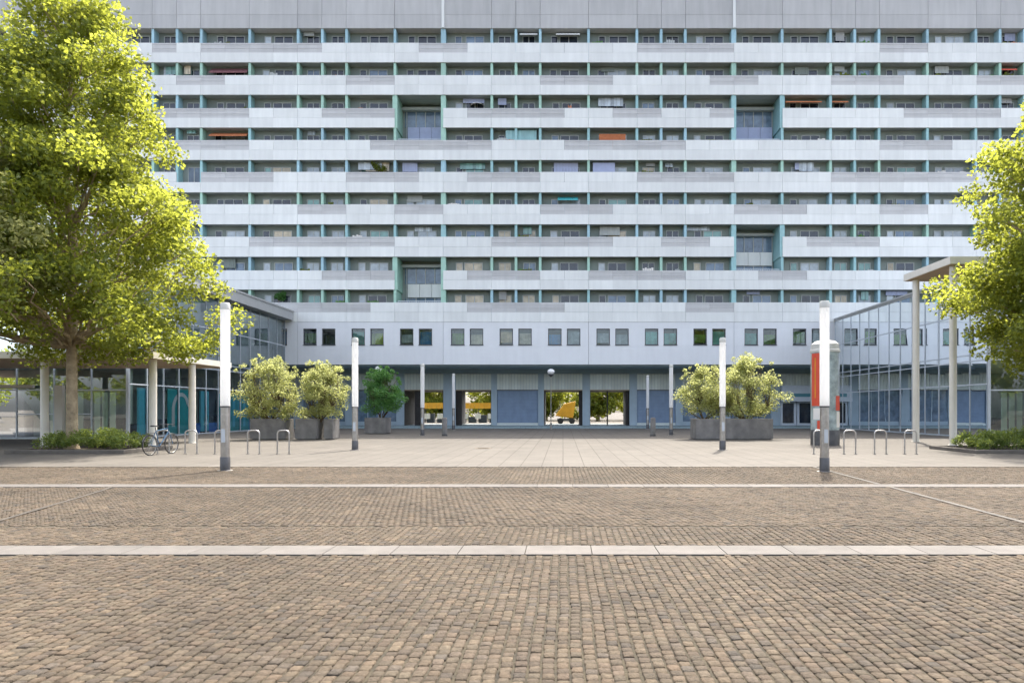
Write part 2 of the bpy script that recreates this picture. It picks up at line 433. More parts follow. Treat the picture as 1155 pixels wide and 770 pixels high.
# lengthwise strip on the right, butting against the cross strips
b = MB()
for (ya, yb) in ((7.97, 13.99), (14.53, 18.9)):
    y = ya
    while y < yb - .3:
        yy = min(y + .9, yb)
        xs = 6.35 + (y - 8) * .05
        b.add([(xs, y + .004, .026), (xs + .09, y + .004, .026), (xs + .135, yy - .004, .026), (xs + .045, yy - .004, .026)], [(0, 1, 2, 3)])
        y = yy
struct(b.build('stone_strip', M['strip_dull']))
b = MB()
for (ya, yb) in ((7.97, 13.99),):
    y = ya
    while y < yb - .3:
        yy = min(y + .9, yb)
        xs = -7.6 - (y - 8) * .27
        b.add([(xs, y + .004, .026), (xs + .07, y + .004, .026), (xs - .173, yy - .004, .026), (xs - .243, yy - .004, .026)], [(0, 1, 2, 3)])
        y = yy
struct(b.build('stone_strip', M['strip_faint']))
b = MB(); b.box(-60, 60, 18.95, 60.9, -.02, .022)
struct(b.build('slab_paving', M['slab']))
b = MB(); b.lathe([(.36, .022), (.36, .030), (.31, .030), (.30, .027), (.0, .027)], 28, cap=False)
for k in range(-4, 5):
    b.box(-.24 + abs(k) * .02, .24 - abs(k) * .02, k * .055 - .012, k * .055 + .012, .027, .031)
o = b.build('manhole_cover', M['iron']); o.location = (PX(545, 28), 28.0, 0)
tag(o, 'round iron manhole cover set in the pale slabs before the arcade', 'manhole cover')
# ------------------------------------------------------------------ apartment building
F0 = 57.0; PP = FPX / F0
bld = thing('apartment_building', 'long white high-rise apartment block with rows of deep balconies above a blue arcade', 'apartment building', (0, F0, 0))
def bx(px): return (px - VX) / PP
def bz(py): return (HY - py) / PP + CAMZ
U = 27.35
posts = [499.8]
p = 499.8
for s_ in [2, 2, 1, 1, 2] * 4:
    pass
left_seq = [2, 2, 1, 1, 2, 2, 1, 1, 2, 2, 1, 1, 2, 2, 1, 1, 2]
for s_ in left_seq: p -= s_ * U; posts.append(p)
p = 499.8
right_seq = [2, 1, 1, 2, 2, 1, 1, 2, 2, 2, 1, 1, 2, 2, 1, 1, 2, 2, 1, 1, 2]
for s_ in right_seq: p += s_ * U; posts.append(p)
posts.sort()
T = [32, 70.5, 107, 144, 180.5, 217, 253, 289.5, 326.5]
B = [48.5, 85, 122, 158, 194, 230.5, 267, 305, 341]
PB = T[1:] + [363]
XL, XR = bx(posts[0]), bx(posts[-1])
DEP = .8
LD = 2.1
LOG = [(445.1, 499.8, 2), (445.1, 499.8, 7), (828, 882.7, 2), (828, 882.7, 6)]   # two-storey openings: bay and upper row
def in_log_par(px, row): return any(a - 3 < px < c + 3 and row == r for a, c, r in LOG)
def log_of(a, row):
    for l in LOG:
        if abs(l[0] - a) < 6 and row in (l[2], l[2] + 1): return l
    return None
grey = [
    [(171, 198), (225.5, 360.6), (470, 527), (718, 827), (992, 1046)],
    [(62, 117), (197, 250), (388, 443), (609, 691), (800, 857), (939, 1020), (1102, 1180)],
    [(-20, 279), (360, 443), (527, 637), (691, 745), (800, 827), (1020, 1128)],
    [(90, 279), (415, 555), (636, 772), (994, 1074), (1180, 1230)],
    [(0, 60), (215, 305), (390, 470), (527, 609), (720, 829), (940, 1100)],
    [(120, 225), (333, 388), (443, 499), (609, 691), (830, 912), (994, 1047), (1150, 1210)],
    [(20, 90), (277, 443), (554, 691), (746, 801), (912, 994), (1100, 1160)],
    [(60, 170), (360, 443), (527, 608), (664, 773), (858, 912), (1046, 1128)],
    [(-40, 120), (322, 415), (527, 637), (774, 829), (1073, 1180)]]

# core of the block
b = MB()
b.box(XL, XR, LD, 12, 5.38, bz(32) - .004)
for r in range(9):
    cur = posts[0]; za, zb_ = bz(PB[r]), bz(T[r]) - (.004 if r == 0 else 0)
    for q0, q1 in [(l[0], l[1]) for l in LOG if r in (l[2], l[2] + 1)]:
        b.box(bx(cur), bx(q0), DEP, LD - .002, za, zb_); cur = q1
    b.box(bx(cur), XR, DEP, LD - .002, za, zb_)
b.box(XL, XR, 2.2, 12, bz(32), 36.3)
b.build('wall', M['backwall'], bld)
# attic cladding
b = MB()
zt = 36.4
edges = [q for q in posts]
for a, c in zip(edges[:-1], edges[1:]):
    x0, x1 = bx(a) + .012, bx(c) - .012
    b.box(x0, x1, 0.0, 2.19, bz(32), bz(17)); b.box(x0, x1, 0.0, 2.19, bz(16.8), zt)
b.build('attic_cladding', M['attic'], bld)
b = MB(); b.box(XL - .1, XR + .1, 2.2, 12.1, 36.3, 36.42); b.build('roof', M['attic'], bld)
for q in (499.8, 828):
    b = MB(); b.box(bx(q) - .11, bx(q) + .11, -.12, -.003, bz(32), zt + .04); b.build('pilaster', M['white_metal'], bld)

# parapets
for r in range(9):
    zt_, zb_ = bz(B[r]), bz(PB[r]); zm = zb_ + (zt_ - zb_) * .5
    lo = MB(); up = MB(); gs = MB()
    px = posts[0]; k = 0
    while px < posts[-1] - 5:
        c = px + U / 2
        if not in_log_par(c, r):
            x0, x1 = bx(px), bx(px + U)
            if not any(g0 - 4 < c < g1 + 4 for g0, g1 in grey[r]):
                up.box(x0 + .008, x1 - .008, 0, .07, zm + .008, zt_)
            # lower panel, joints every second unit
            j0 = .008 if k % 2 == 0 else 0.0; j1 = .008 if k % 2 == 1 else 0.0
            lo.box(x0 + j0, x1 - j1, -.012, .07, zb_, zm - .008)
        px += U; k += 1
    runs = []; cur = -1e9
    for a_, c_ in sorted([(a_, c_) for a_, c_, rr in LOG if rr == r]): runs.append((bx(cur), bx(a_ + 4))); cur = c_ - 4
    runs.append((bx(cur), 1e9)); pars = []
    for ra_, rb_ in runs:
        q = MB()
        for src in (lo, up):
            for k in range(0, len(src.v), 8):
                xm = (src.v[k][0] + src.v[k + 1][0]) / 2
                if ra_ < xm < rb_: q.add(src.v[k:k + 8], [(0, 3, 2, 1), (4, 5, 6, 7), (0, 1, 5, 4), (1, 2, 6, 5), (2, 3, 7, 6), (3, 0, 4, 7)])
        pars.append((ra_, rb_, q.build('parapet', M['white_metal'], bld)))
    for g0, g1 in grey[r]:
        g0 = max(g0, posts[0]); g1 = min(g1, posts[-1])
        # snap to units
        a = round((g0 - posts[0]) / U); c = round((g1 - posts[0]) / U)
        a, c = min(a, c), max(a, c, a + 1)
        gb = MB()
        h = zt_ - zm
        for i in range(a, c):
            pc = posts[0] + (i + .5) * U
            if in_log_par(pc, r) or not any(q0 - 4 < pc < q1 + 4 for q0, q1 in grey[r]): continue
            x0, x1 = bx(posts[0] + i * U) + .006, bx(posts[0] + (i + 1) * U) - .006
            for q in range(5):
                za = zm + .008 + h * q / 5
                gb.box(x0, x1, .02 + .012 * (q % 2), .065, za, za + h / 5 - .012)
        if gb.v:
            xm = sum(v[0] for v in gb.v) / len(gb.v)
            gb.build('ribbed_panel', M['grey_metal'], next(q for ra_, rb_, q in pars if ra_ < xm < rb_))
    # slab behind the parapet
    sl = MB()
    segs = []; cur = posts[0]
    cuts = sorted([(a, c) for a, c, rr in LOG if rr == r])
    for a, c in cuts: segs.append((cur, a)); cur = c
    segs.append((cur, posts[-1]))
    for a, c in segs: sl.box(bx(a), bx(c), .075, DEP - .002, zb_ + .02, zb_ + .22)
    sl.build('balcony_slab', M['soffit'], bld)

# dividers
fins = []
def fincol(r, px):
    v = math.sin(r * 2.3 + px * .006) + .7 * math.sin(px * .011 - r * 1.7) + rng.uniform(-.5, .5)
    if r == 0: return 'blue'
    if r == 1: return 'mint'
    if r in (2, 3) and px > 800: return 'teal'
    return 'mint' if v > .35 else ('teal' if v > -.6 else 'blue')
for r in range(9):
    for q in posts:
        wide = .2 if abs(q - 499.8) < 3 or abs(q - 828) < 3 else .105
        lg = any((abs(q - l[0]) < 6 or abs(q - l[1]) < 6) and l[2] == r for l in LOG)
        z0 = bz(PB[r]) if lg else bz(B[r]) - .9
        wide = .2 if lg else wide
        dl = any((abs(q - l[0]) < 6 or abs(q - l[1]) < 6) and r in (l[2], l[2] + 1) for l in LOG)
        fins.append((r, q, wide, z0, bz(T[r]) - .004, ('mint' if q < 600 else 'teal') if dl else fincol(r, q), LD if dl else DEP))
fins.sort(key=lambda t: (t[1] - 640) ** 2 + ((B[t[0]] - 300) * 1.6) ** 2)
rest = {}
for i, (r, q, w, z0, z1, cn, dd) in enumerate(fins):
    if i < 100:
        b = MB(); b.box(bx(q) - w, bx(q) + w, .085, dd - .003, z0, z1)
        b.build('balcony_divider', M[cn], bld)
    else:
        if 'm' not in rest: rest['m'] = MB()
        rest['m'].cur = ('mint', 'teal', 'blue').index(cn)
        rest['m'].box(bx(q) - w, bx(q) + w, .085, dd - .003, z0, z1)
o = rest['m'].build('balcony_divider', [M['mint'], M['teal'], M['blue']], bld); o['kind'] = 'stuff'

# balcony windows
wins = []
for r in range(9):
    zf = bz(PB[r]) + .22; zc = bz(T[r])
    for a, c in zip(posts[:-1], posts[1:]):
        if log_of(a, r): continue
        two = (c - a) > 40
        x0, x1 = bx(a) + .15, bx(c) - .15; w = x1 - x0
        if two:
            flip = False
            spots = [(.2, .36, True), (.42, .84, False)]
        else: spots = [(.22, .84, False)]
        for f0, f1, door in spots:
            jit = rng.uniform(-.03, .03)
            wx0, wx1 = x0 + w * (f0 + jit), x0 + w * (f1 + jit)
            wins.append((r, (a + c) / 2, wx0, wx1, zf + (.05 if door else .8), zc - (.34 if r > 1 else .25)))
wins.sort(key=lambda t: (t[1] - 640) ** 2 + ((B[t[0]] - 340) * 1.6) ** 2)
names = ['frame_white', 'pane_dark', 'pane_blue', 'pane_curtain', 'pane_beige', 'pane_teal']
wrest = MB()
def window_geo(f, g, x0, x1, z0, z1, y):
    t = .06
    f.box(x0, x1, y - .06, y, z1 - t, z1); f.box(x0, x1, y - .06, y, z0, z0 + t)
    f.box(x0, x0 + t, y - .06, y, z0 + t, z1 - t); f.box(x1 - t, x1, y - .06, y, z0 + t, z1 - t)
    n = 2 if x1 - x0 > 1.0 else 1
    if n == 2:
        xm = (x0 + x1) / 2; f.box(xm - .035, xm + .035, y - .055, y, z0 + t, z1 - t)
    g.box(x0 + t, x1 - t, y - .03, y - .004, z0 + t, z1 - t)
for i, (r, pc, x0, x1, z0, z1) in enumerate(wins):
    u = rng.random()
    if r < 4: cn = 'pane_dark' if u < .72 else ('pane_blue' if u < .85 else 'pane_curtain')
    else: cn = 'pane_curtain' if u < .42 else ('pane_dark' if u < .7 else ('pane_blue' if u < .86 else ('pane_teal' if u < .92 else 'pane_beige')))
    if 515 < pc < 615 and r >= 6 and u < .7: cn = 'pane_beige'
    if i < 100:
        f = MB(); g = MB(); window_geo(f, g, x0, x1, z0, z1, DEP - .003)
        fo = f.build('balcony_window', M['frame_white'], bld); g.build('pane', M[cn], fo)
    else:
        f = MB(); g = MB(); window_geo(f, g, x0, x1, z0, z1, DEP - .003)
        wrest.cur = 0; wrest.add(f.v, f.f); wrest.cur = names.index(cn); wrest.add(g.v, g.f)
o = wrest.build('balcony_window', [M[n] for n in names], bld); o['kind'] = 'stuff'

# two-storey openings
for a, c, r in LOG:
    x0, x1 = bx(a) + .21, bx(c) - .21
    z0, z1 = bz(PB[r + 1]) + .22, bz(T[r]); zm = bz(PB[r]) + .1
    f = MB()
    for k in range(5):
        xx = x0 + .35 + (x1 - x0 - .4) * k / 4
        f.box(xx - .035, xx + .035, LD - .12, LD - .003, z0, z1 - .35)
    f.box(x0, x1, LD - .5, LD - .003, z1 - .55, z1 - .32)
    lw = f.build('loggia_glazing', M['frame_white'], bld)
    g = MB(); g.box(x0 + .2, x1, LD - .06, LD - .005, z0, zm - .5); g.box(x0 + .2, x1, LD - .06, LD - .005, zm + .75, z1 - .56)
    g.build('pane', M['pane_blue'], lw)
    g = MB()
    for k in range(3):
        w = (x1 - x0 - .5) / 3
        g.box(x0 + .45 + k * w, x0 + .45 + (k + 1) * w - .03, LD - .2, LD - .13, zm - .45, zm + .7)
    g.build('parapet_panel', M['lilac'] if r < 5 else M['white_metal'], lw)
    rl = MB()
    rl.box(x0, x1, .15, .19, bz(B[r + 1]) + .1, bz(B[r + 1]) + .15)
    for k in range(24):
        xx = x0 + .08 + (x1 - x0 - .16) * k / 23
        rl.box(xx - .012, xx + .012, .155, .185, bz(B[r + 1]) - .3, bz(B[r + 1]) + .1)
    rl.build('railing', M['mullion'], bld)

# smooth base storey with paired square windows
pairs = []
for cpx in [250.6, 305.3, 360.0, 414.5, 469.2, 526.8, 581.6, 636.4, 691, 745.6, 800.4, 858, 912.6, 967.2, 1022, 1076.7, 1131, 1188]:
    pairs.append((cpx - 18.2, cpx - 3)); pairs.append((cpx + 3, cpx + 18.2))
zb, z1, z2, zt2 = 5.38, bz(389), bz(370.5), bz(363) - .01
jn = [posts[0]] + [499.8 + k * 164.1 for k in range(-4, 5) if posts[0] < 499.8 + k * 164.1 < posts[-1]] + [posts[-1]]
b = MB()
for a, c in zip(jn[:-1], jn[1:]):
    x0, x1 = bx(a) + .012, bx(c) - .012
    b.box(x0, x1, .012, 1.49, zb, z1); b.box(x0, x1, .012, 1.49, z2, zt2)
    cur = x0
    for wa, wc in pairs:
        if bx(wa) > x0 and bx(wc) < x1:
            b.box(cur, bx(wa), .012, 1.49, z1, z2); cur = bx(wc)
    b.box(cur, x1, .012, 1.49, z1, z2)
b.build('lower_wall', M['render_wall'], bld)
wc_ = ['blind_green', 'blind_blue', 'blind_dark', 'blind_blue', 'blind_green', 'blind_dark', 'blind_teal', 'blind_lime', 'blind_grey', 'blind_blue', 'blind_green', 'blind_sand', 'blind_beige', 'blind_sand',
       'blind_blue', 'blind_grey', 'blind_grey', 'blind_grey', 'blind_teal', 'blind_teal', 'blind_green', 'blind_teal', 'blind_teal', 'blind_green', 'blind_green', 'blind_grey', 'blind_teal', 'blind_grey', 'blind_grey', 'blind_teal']
for i, (wa, wc) in enumerate(pairs):
    x0, x1 = bx(wa), bx(wc)
    f = MB(); t = .07
    f.box(x0, x1, .09, .2, z2 - t, z2); f.box(x0, x1, .09, .2, z1, z1 + t); f.box(x0, x0 + t, .09, .2, z1 + t, z2 - t); f.box(x1 - t, x1, .09, .2, z1 + t, z2 - t)
    f.box(x0 - .03, x1 + .03, -.03, .088, z1 - .04, z1 + .012)
    fo = f.build('square_window', M['frame_dark'], bld)
    g = MB(); g.box(x0 + t, x1 - t, .14, .15, z1 + t, z2 - t)
    g.build('pane', M['glass_window'], fo)
    g = MB(); zc_ = z2 - t - (.16 + .12 * ((i * 7) % 3)); zb2 = z1 + t + (.0 if i % 4 else .15)
    for q in range(4):
        w_ = (x1 - x0) / 4; g.box(x0 + q * w_ + .005, x0 + (q + 1) * w_ - .005, .34 + .02 * (q % 2), .36 + .02 * (q % 2), zb2, zc_)
    g.build('blind', M[wc_[i % len(wc_)]], fo)

# arcade: back wall, bays, passages
D1 = 61.5; ay = D1 - F0
def ax(px): return (px - VX) * D1 / FPX
def az(py): return (HY - py) * D1 / FPX + CAMZ
zfl = .2; zdoor = az(440.3); ztr = az(421.5)
bays = [(228, 275, 'glass'), (285, 331, 'glass'), (341, 389, 'glass'), (398, 447, 'glass'), (456, 500, 'open'), (514, 554, 'open'), (560.5, 607, 'shut'), (613.5, 657, 'open'), (665.5, 710, 'open'), (718.5, 762, 'shut'),
        (770, 816, 'glass'), (824, 870, 'glass'), (880, 918, 'shop'), (928, 972, 'glass')]
wl = MB(); cur = XL
REAR = 10.5
for a, c, kind in bays:
    wl.box(cur, ax(a), ay, REAR, .02, 5.37)
    wl.box(ax(a), ax(c), ay + .12, REAR, ztr + .02, 5.37)          # over the transom
    if kind != 'open':
        wl.box(ax(a), ax(c), ay + .5, REAR, .02, ztr + .02)
    else:
        wl.box(ax(a), ax(c), ay + .45, REAR, zdoor + .06, ztr + .02)
    cur = ax(c)
wl.box(cur, XR, ay, REAR, .02, 5.37)
wl.build('arcade_wall', M['arcade_blue'], bld)
b = MB(); b.box(XL, XR, ay - .35, ay - .004, az(420.5), 5.36); b.build('fascia', M['arcade_dark'], bld)
b = MB(); b.box(XL, XR, .3, ay - .36, 5.27, 5.37); b.build('arcade_soffit', M['arcade_dark'], bld)
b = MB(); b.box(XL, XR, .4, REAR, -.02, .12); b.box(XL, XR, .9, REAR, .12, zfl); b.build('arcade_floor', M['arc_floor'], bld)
for a, c, kind in bays:
    x0, x1 = ax(a), ax(c)
    # ribbed transom
    tr = MB(); n = int((x1 - x0) / .26)
    for k in range(n):
        w = (x1 - x0) / n
        tr.box(x0 + k * w + .012, x0 + (k + 1) * w - .012, ay + .05, ay + .11, zdoor + .08, ztr)
    tr.build('ribbed_transom', M['rib_glass'], bld)
    fr = MB(); fr.box(x0, x1, ay + .02, ay + .2, zdoor, zdoor + .07)
    fr.build('door_frame', M['frame_dark'] if kind != 'open' else M['wood_soffit'], bld)
    if kind == 'shut':
        s = MB(); n = 22
        for k in range(n):
            h = (zdoor - zfl - .25) / n
            s.box(x0 + .02, x1 - .02, ay + .14 + .012 * (k % 2), ay + .2, zfl + .25 + k * h, zfl + .25 + (k + 1) * h - .008)
        s.build('roller_shutter', M['shutter'], bld)
        s = MB(); s.box(x0, x1, ay + .08, ay + .3, zfl, zfl + .23); s.build('door_sill', M['rib_glass'], bld)
    elif kind == 'glass':
        s = MB()
        for k in range(4):
            xx = x0 + (x1 - x0) * k / 3
            s.box(max(x0, xx - .04), min(x1, xx + .04), ay + .12, ay + .22, zfl, zdoor)
        s.box(x0, x1, ay + .13, ay + .215, zfl + .0, zfl + .35)
        so = s.build('shop_window', M['arcade_blue'], bld)
        g = MB(); g.box(x0, x1, ay + .16, ay + .19, zfl + .35, zdoor); g.build('pane', M['pane_blue'], so)
    elif kind == 'open':
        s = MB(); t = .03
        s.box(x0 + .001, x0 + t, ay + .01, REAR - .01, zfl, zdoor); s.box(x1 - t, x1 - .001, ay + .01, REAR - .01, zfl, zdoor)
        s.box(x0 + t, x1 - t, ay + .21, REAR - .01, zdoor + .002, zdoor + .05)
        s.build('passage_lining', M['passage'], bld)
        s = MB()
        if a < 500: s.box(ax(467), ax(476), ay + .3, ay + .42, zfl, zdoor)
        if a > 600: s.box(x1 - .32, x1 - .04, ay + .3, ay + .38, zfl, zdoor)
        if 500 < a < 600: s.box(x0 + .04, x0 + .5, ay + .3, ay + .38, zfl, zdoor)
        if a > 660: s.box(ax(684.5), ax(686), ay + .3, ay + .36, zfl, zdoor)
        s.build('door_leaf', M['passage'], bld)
    elif kind == 'shop':
        for q in (0, 1):
            w = (x1 - x0) / 2; xa = x0 + q * w
            s = MB(); hh = az(452)
            s.box(xa + .03, xa + .25, ay + .1, ay + .22, zfl, hh); s.box(xa + w - .25, xa + w - .03, ay + .1, ay + .22, zfl, hh)
            s.box(xa + .25, xa + w - .25, ay + .1, ay + .22, hh - .2, hh); s.box(xa + .25, xa + w - .25, ay + .1, ay + .22, zfl, zfl + .2)
            so = s.build('shop_door', M['sign_white'], bld)
            g = MB(); g.box(xa + .25, xa + w - .25, ay + .14, ay + .18, zfl + .2, hh - .2); g.build('pane', M['pane_dark'], so)
sg = thing('shop_sign', 'pale blue shop sign board with teal stripe above the doors behind the red advertising column', 'sign', (ax(899), D1 - .45, az(444)))
b = MB(); b.box(ax(880) - ax(899), ax(919) - ax(899), -.15, .3, -.7, .75); b.build('board', M['sign_white'], sg, bevel=.02)
b = MB(); b.box(ax(885) - ax(899), ax(918) - ax(899), -.17, -.152, -.28, .02); b.build('stripe', M['sign_teal'], sg)

# balcony awnings, screens and things
def awning(px0, px1, r, y0, y1, m, label):
    b = MB()
    z1, z0 = bz(y0), bz(y1); x0, x1 = bx(px0), bx(px1)
    vs = []; n = 16
    for k in range(n + 1):
        x = x0 + (x1 - x0) * k / n; w = .03 * (k % 2)
        vs += [(x, .75, z1), (x, .2 - w, z0 + .1), (x, .19 - w, z0)]
    fs = []
    for k in range(n):
        for j in range(2): fs.append((k * 3 + j, k * 3 + j + 1, k * 3 + 4 + j, k * 3 + 3 + j))
    b.add(vs, fs)
    o = b.build('awning', M[m], bld); o['label'] = label
    md = o.modifiers.new('thick', 'SOLIDIFY'); md.thickness = .02
awning(234, 277, 1, 72.5, 81, 'maroon', 'dark red balcony awning')
awning(234, 277, 3, 146, 152.5, 'orange', 'orange balcony awning on the left')
awning(1131, 1149, 1, 73, 78, 'red', 'bright red balcony awning')
awning(887, 928, 2, 110, 114.5, 'orange', 'wide pale orange balcony awning')
awning(939, 958, 2, 110, 114.5, 'orange', 'narrow pale orange balcony awning')
awning(586, 606, 0, 34.5, 38, 'white_metal', 'white balcony awning')
awning(627, 654, 0, 34.5, 38, 'white_metal', 'white balcony awning')
awning(629, 652, 5, 219, 225, 'poster_teal', 'dark teal balcony awning')
rng.seed(77)
for k in range(46):
    r = rng.randrange(9); q = rng.randrange(6, len(posts) - 6); a_, c_ = posts[q], posts[q + 1]
    if log_of(a_, r): continue
    x0, x1 = bx(a_) + .25, bx(c_) - .25; w_ = x1 - x0
    f0 = rng.uniform(0, .4); f1 = f0 + rng.uniform(.3, .6)
    zc = bz(T[r]) - .03; h_ = rng.uniform(.25, .8); yb = rng.uniform(.45, .7)
    b = MB(); n = 8; xa, xb = x0 + w_ * f0, x0 + w_ * f1
    for i in range(n): b.box(xa + (xb - xa) * i / n, xa + (xb - xa) * (i + 1) / n - .01, yb + .01 * (i % 2), yb + .02 + .01 * (i % 2), zc - h_, zc)
    b.build('balcony_blind', M[rng.choice(['pane_curtain', 'pane_beige', 'backwall', 'frame_white', 'lilac', 'fascia', 'pane_teal'])], bld)
for k in range(60):
    r = rng.randrange(9); q = rng.randrange(6, len(posts) - 6); a_, c_ = posts[q], posts[q + 1]
    if log_of(a_, r) or in_log_par((a_ + c_) / 2, r): continue
    xc = rng.uniform(bx(a_) + .4, bx(c_) - .4); zt_ = bz(B[r]); hh = rng.uniform(.1, .38); w_ = rng.uniform(.15, .5)
    b = MB(); b.box(xc - w_, xc + w_, .16, .3, zt_ - .35, zt_ - .1)
    for i in range(5): b.box(xc - w_ + i * w_ * .4 + .01, xc - w_ + i * w_ * .4 + w_ * .36, .17, .28, zt_ - .1, zt_ + hh * rng.uniform(.4, 1))
    b.build('flower_box', M[rng.choice(['leaf_dark', 'leaf_main', 'leaf_main', 'frame_white', 'orange', 'paper'])], bld)
for (a, c, y0, y1, m, lb) in [(676, 706, 149, 158.5, 'orange', 'rust red balcony screen'), (669, 694, 181.5, 194, 'lilac', 'pale blue balcony screen'), (570, 605, 144.5, 158, 'teal', 'teal balcony screen')]:
    b = MB(); n = 14
    for k in range(n):
        x0 = bx(a) + (bx(c) - bx(a)) * k / n; x1 = bx(a) + (bx(c) - bx(a)) * (k + 1) / n
        b.box(x0, x1, .35 + .02 * (k % 2), .39 + .02 * (k % 2), bz(y1) - .4, bz(y0) - .02)
    o = b.build('balcony_screen', M[m], bld); o['label'] = lb

def leaf_cloud(centers, radii, counts, size, squash=.75, up=.35, shell=.5):
    """leaves (folded diamonds) filling clumps; returns V, F"""
    P = []
    for c, r, n in zip(centers, radii, counts):
        d = nrng.normal(size=(n, 3)); d /= np.linalg.norm(d, axis=1)[:, None]
        rr = r * (nrng.uniform(0, 1, n) ** shell)[:, None]
        q = d * rr; q[:, 2] *= squash
        P.append(np.asarray(c)[None] + q)
    P = np.concatenate(P); n = len(P)
    nrm = nrng.normal(size=(n, 3)); nrm[:, 2] += up * 2; nrm /= np.linalg.norm(nrm, axis=1)[:, None]
    t = nrng.normal(size=(n, 3)); t -= nrm * (t * nrm).sum(1)[:, None]; t /= np.linalg.norm(t, axis=1)[:, None]
    w = np.cross(nrm, t)
    L = size * nrng.uniform(.7, 1.35, n)[:, None]
    V = np.zeros((n, 4, 3))
    V[:, 0] = P - t * L * .5
    V[:, 1] = P + w * L * .36 + nrm * L * .14
    V[:, 2] = P + t * L * .5 - nrm * L * .08
    V[:, 3] = P - w * L * .36 + nrm * L * .14
    i = np.arange(n)[:, None] * 4
    F = np.concatenate([i + np.array([[0, 2, 1]]), i + np.array([[0, 3, 2]])])
    return V.reshape(-1, 3), F

def balcony_plant(px, py, r, w, label):
    t = thing('balcony_plant', label, 'plant', (bx(px), F0 + .42, bz(PB[r]) + .22))
    b = MB(); b.lathe([(.14, 0), (.2, .4), (.17, .4), (.15, .36)], 12); b.build('pot', M['orange'], t)
    h = bz(py) - bz(PB[r]) - .22
    b = MB()
    for k in range(5): b.tube([(0, 0, .35), (rng.uniform(-.2, .2), rng.uniform(-.1, .1), h)], [.02, .008], 5)
    st = b.build('stem', M['twig'], t)
    cs = [(rng.uniform(-w, w), rng.uniform(-.2, .2), h + rng.uniform(-.25, .3)) for _ in range(9)]
    V, F = leaf_cloud(cs, [.3] * 9, [70] * 9, .13)
    np_mesh('foliage', V, F, M['leaf_main'] if r == 4 else M['leaf_dark'], t)
balcony_plant(426, 187, 4, .45, 'bushy green plant behind a balcony parapet left of the middle')
balcony_plant(313, 333, 8, .35, 'green potted plant on the lowest balcony above the left glass pavilion')
pr = thing('balcony_parasol', 'small white parasol open on a balcony right of the upper left recess', 'parasol', (bx(537), F0 + .7, bz(PB[2]) + .22))
b = MB(); b.lathe([(.62, 1.9), (.4, 2.05), (.03, 2.2)], 8, cap=False); b.build('canopy', M['lamp_white'], pr)
b = MB(); b.tube([(0, 0, 0), (0, 0, 2.19)], .02, 6); b.build('pole', M['steel'], pr)

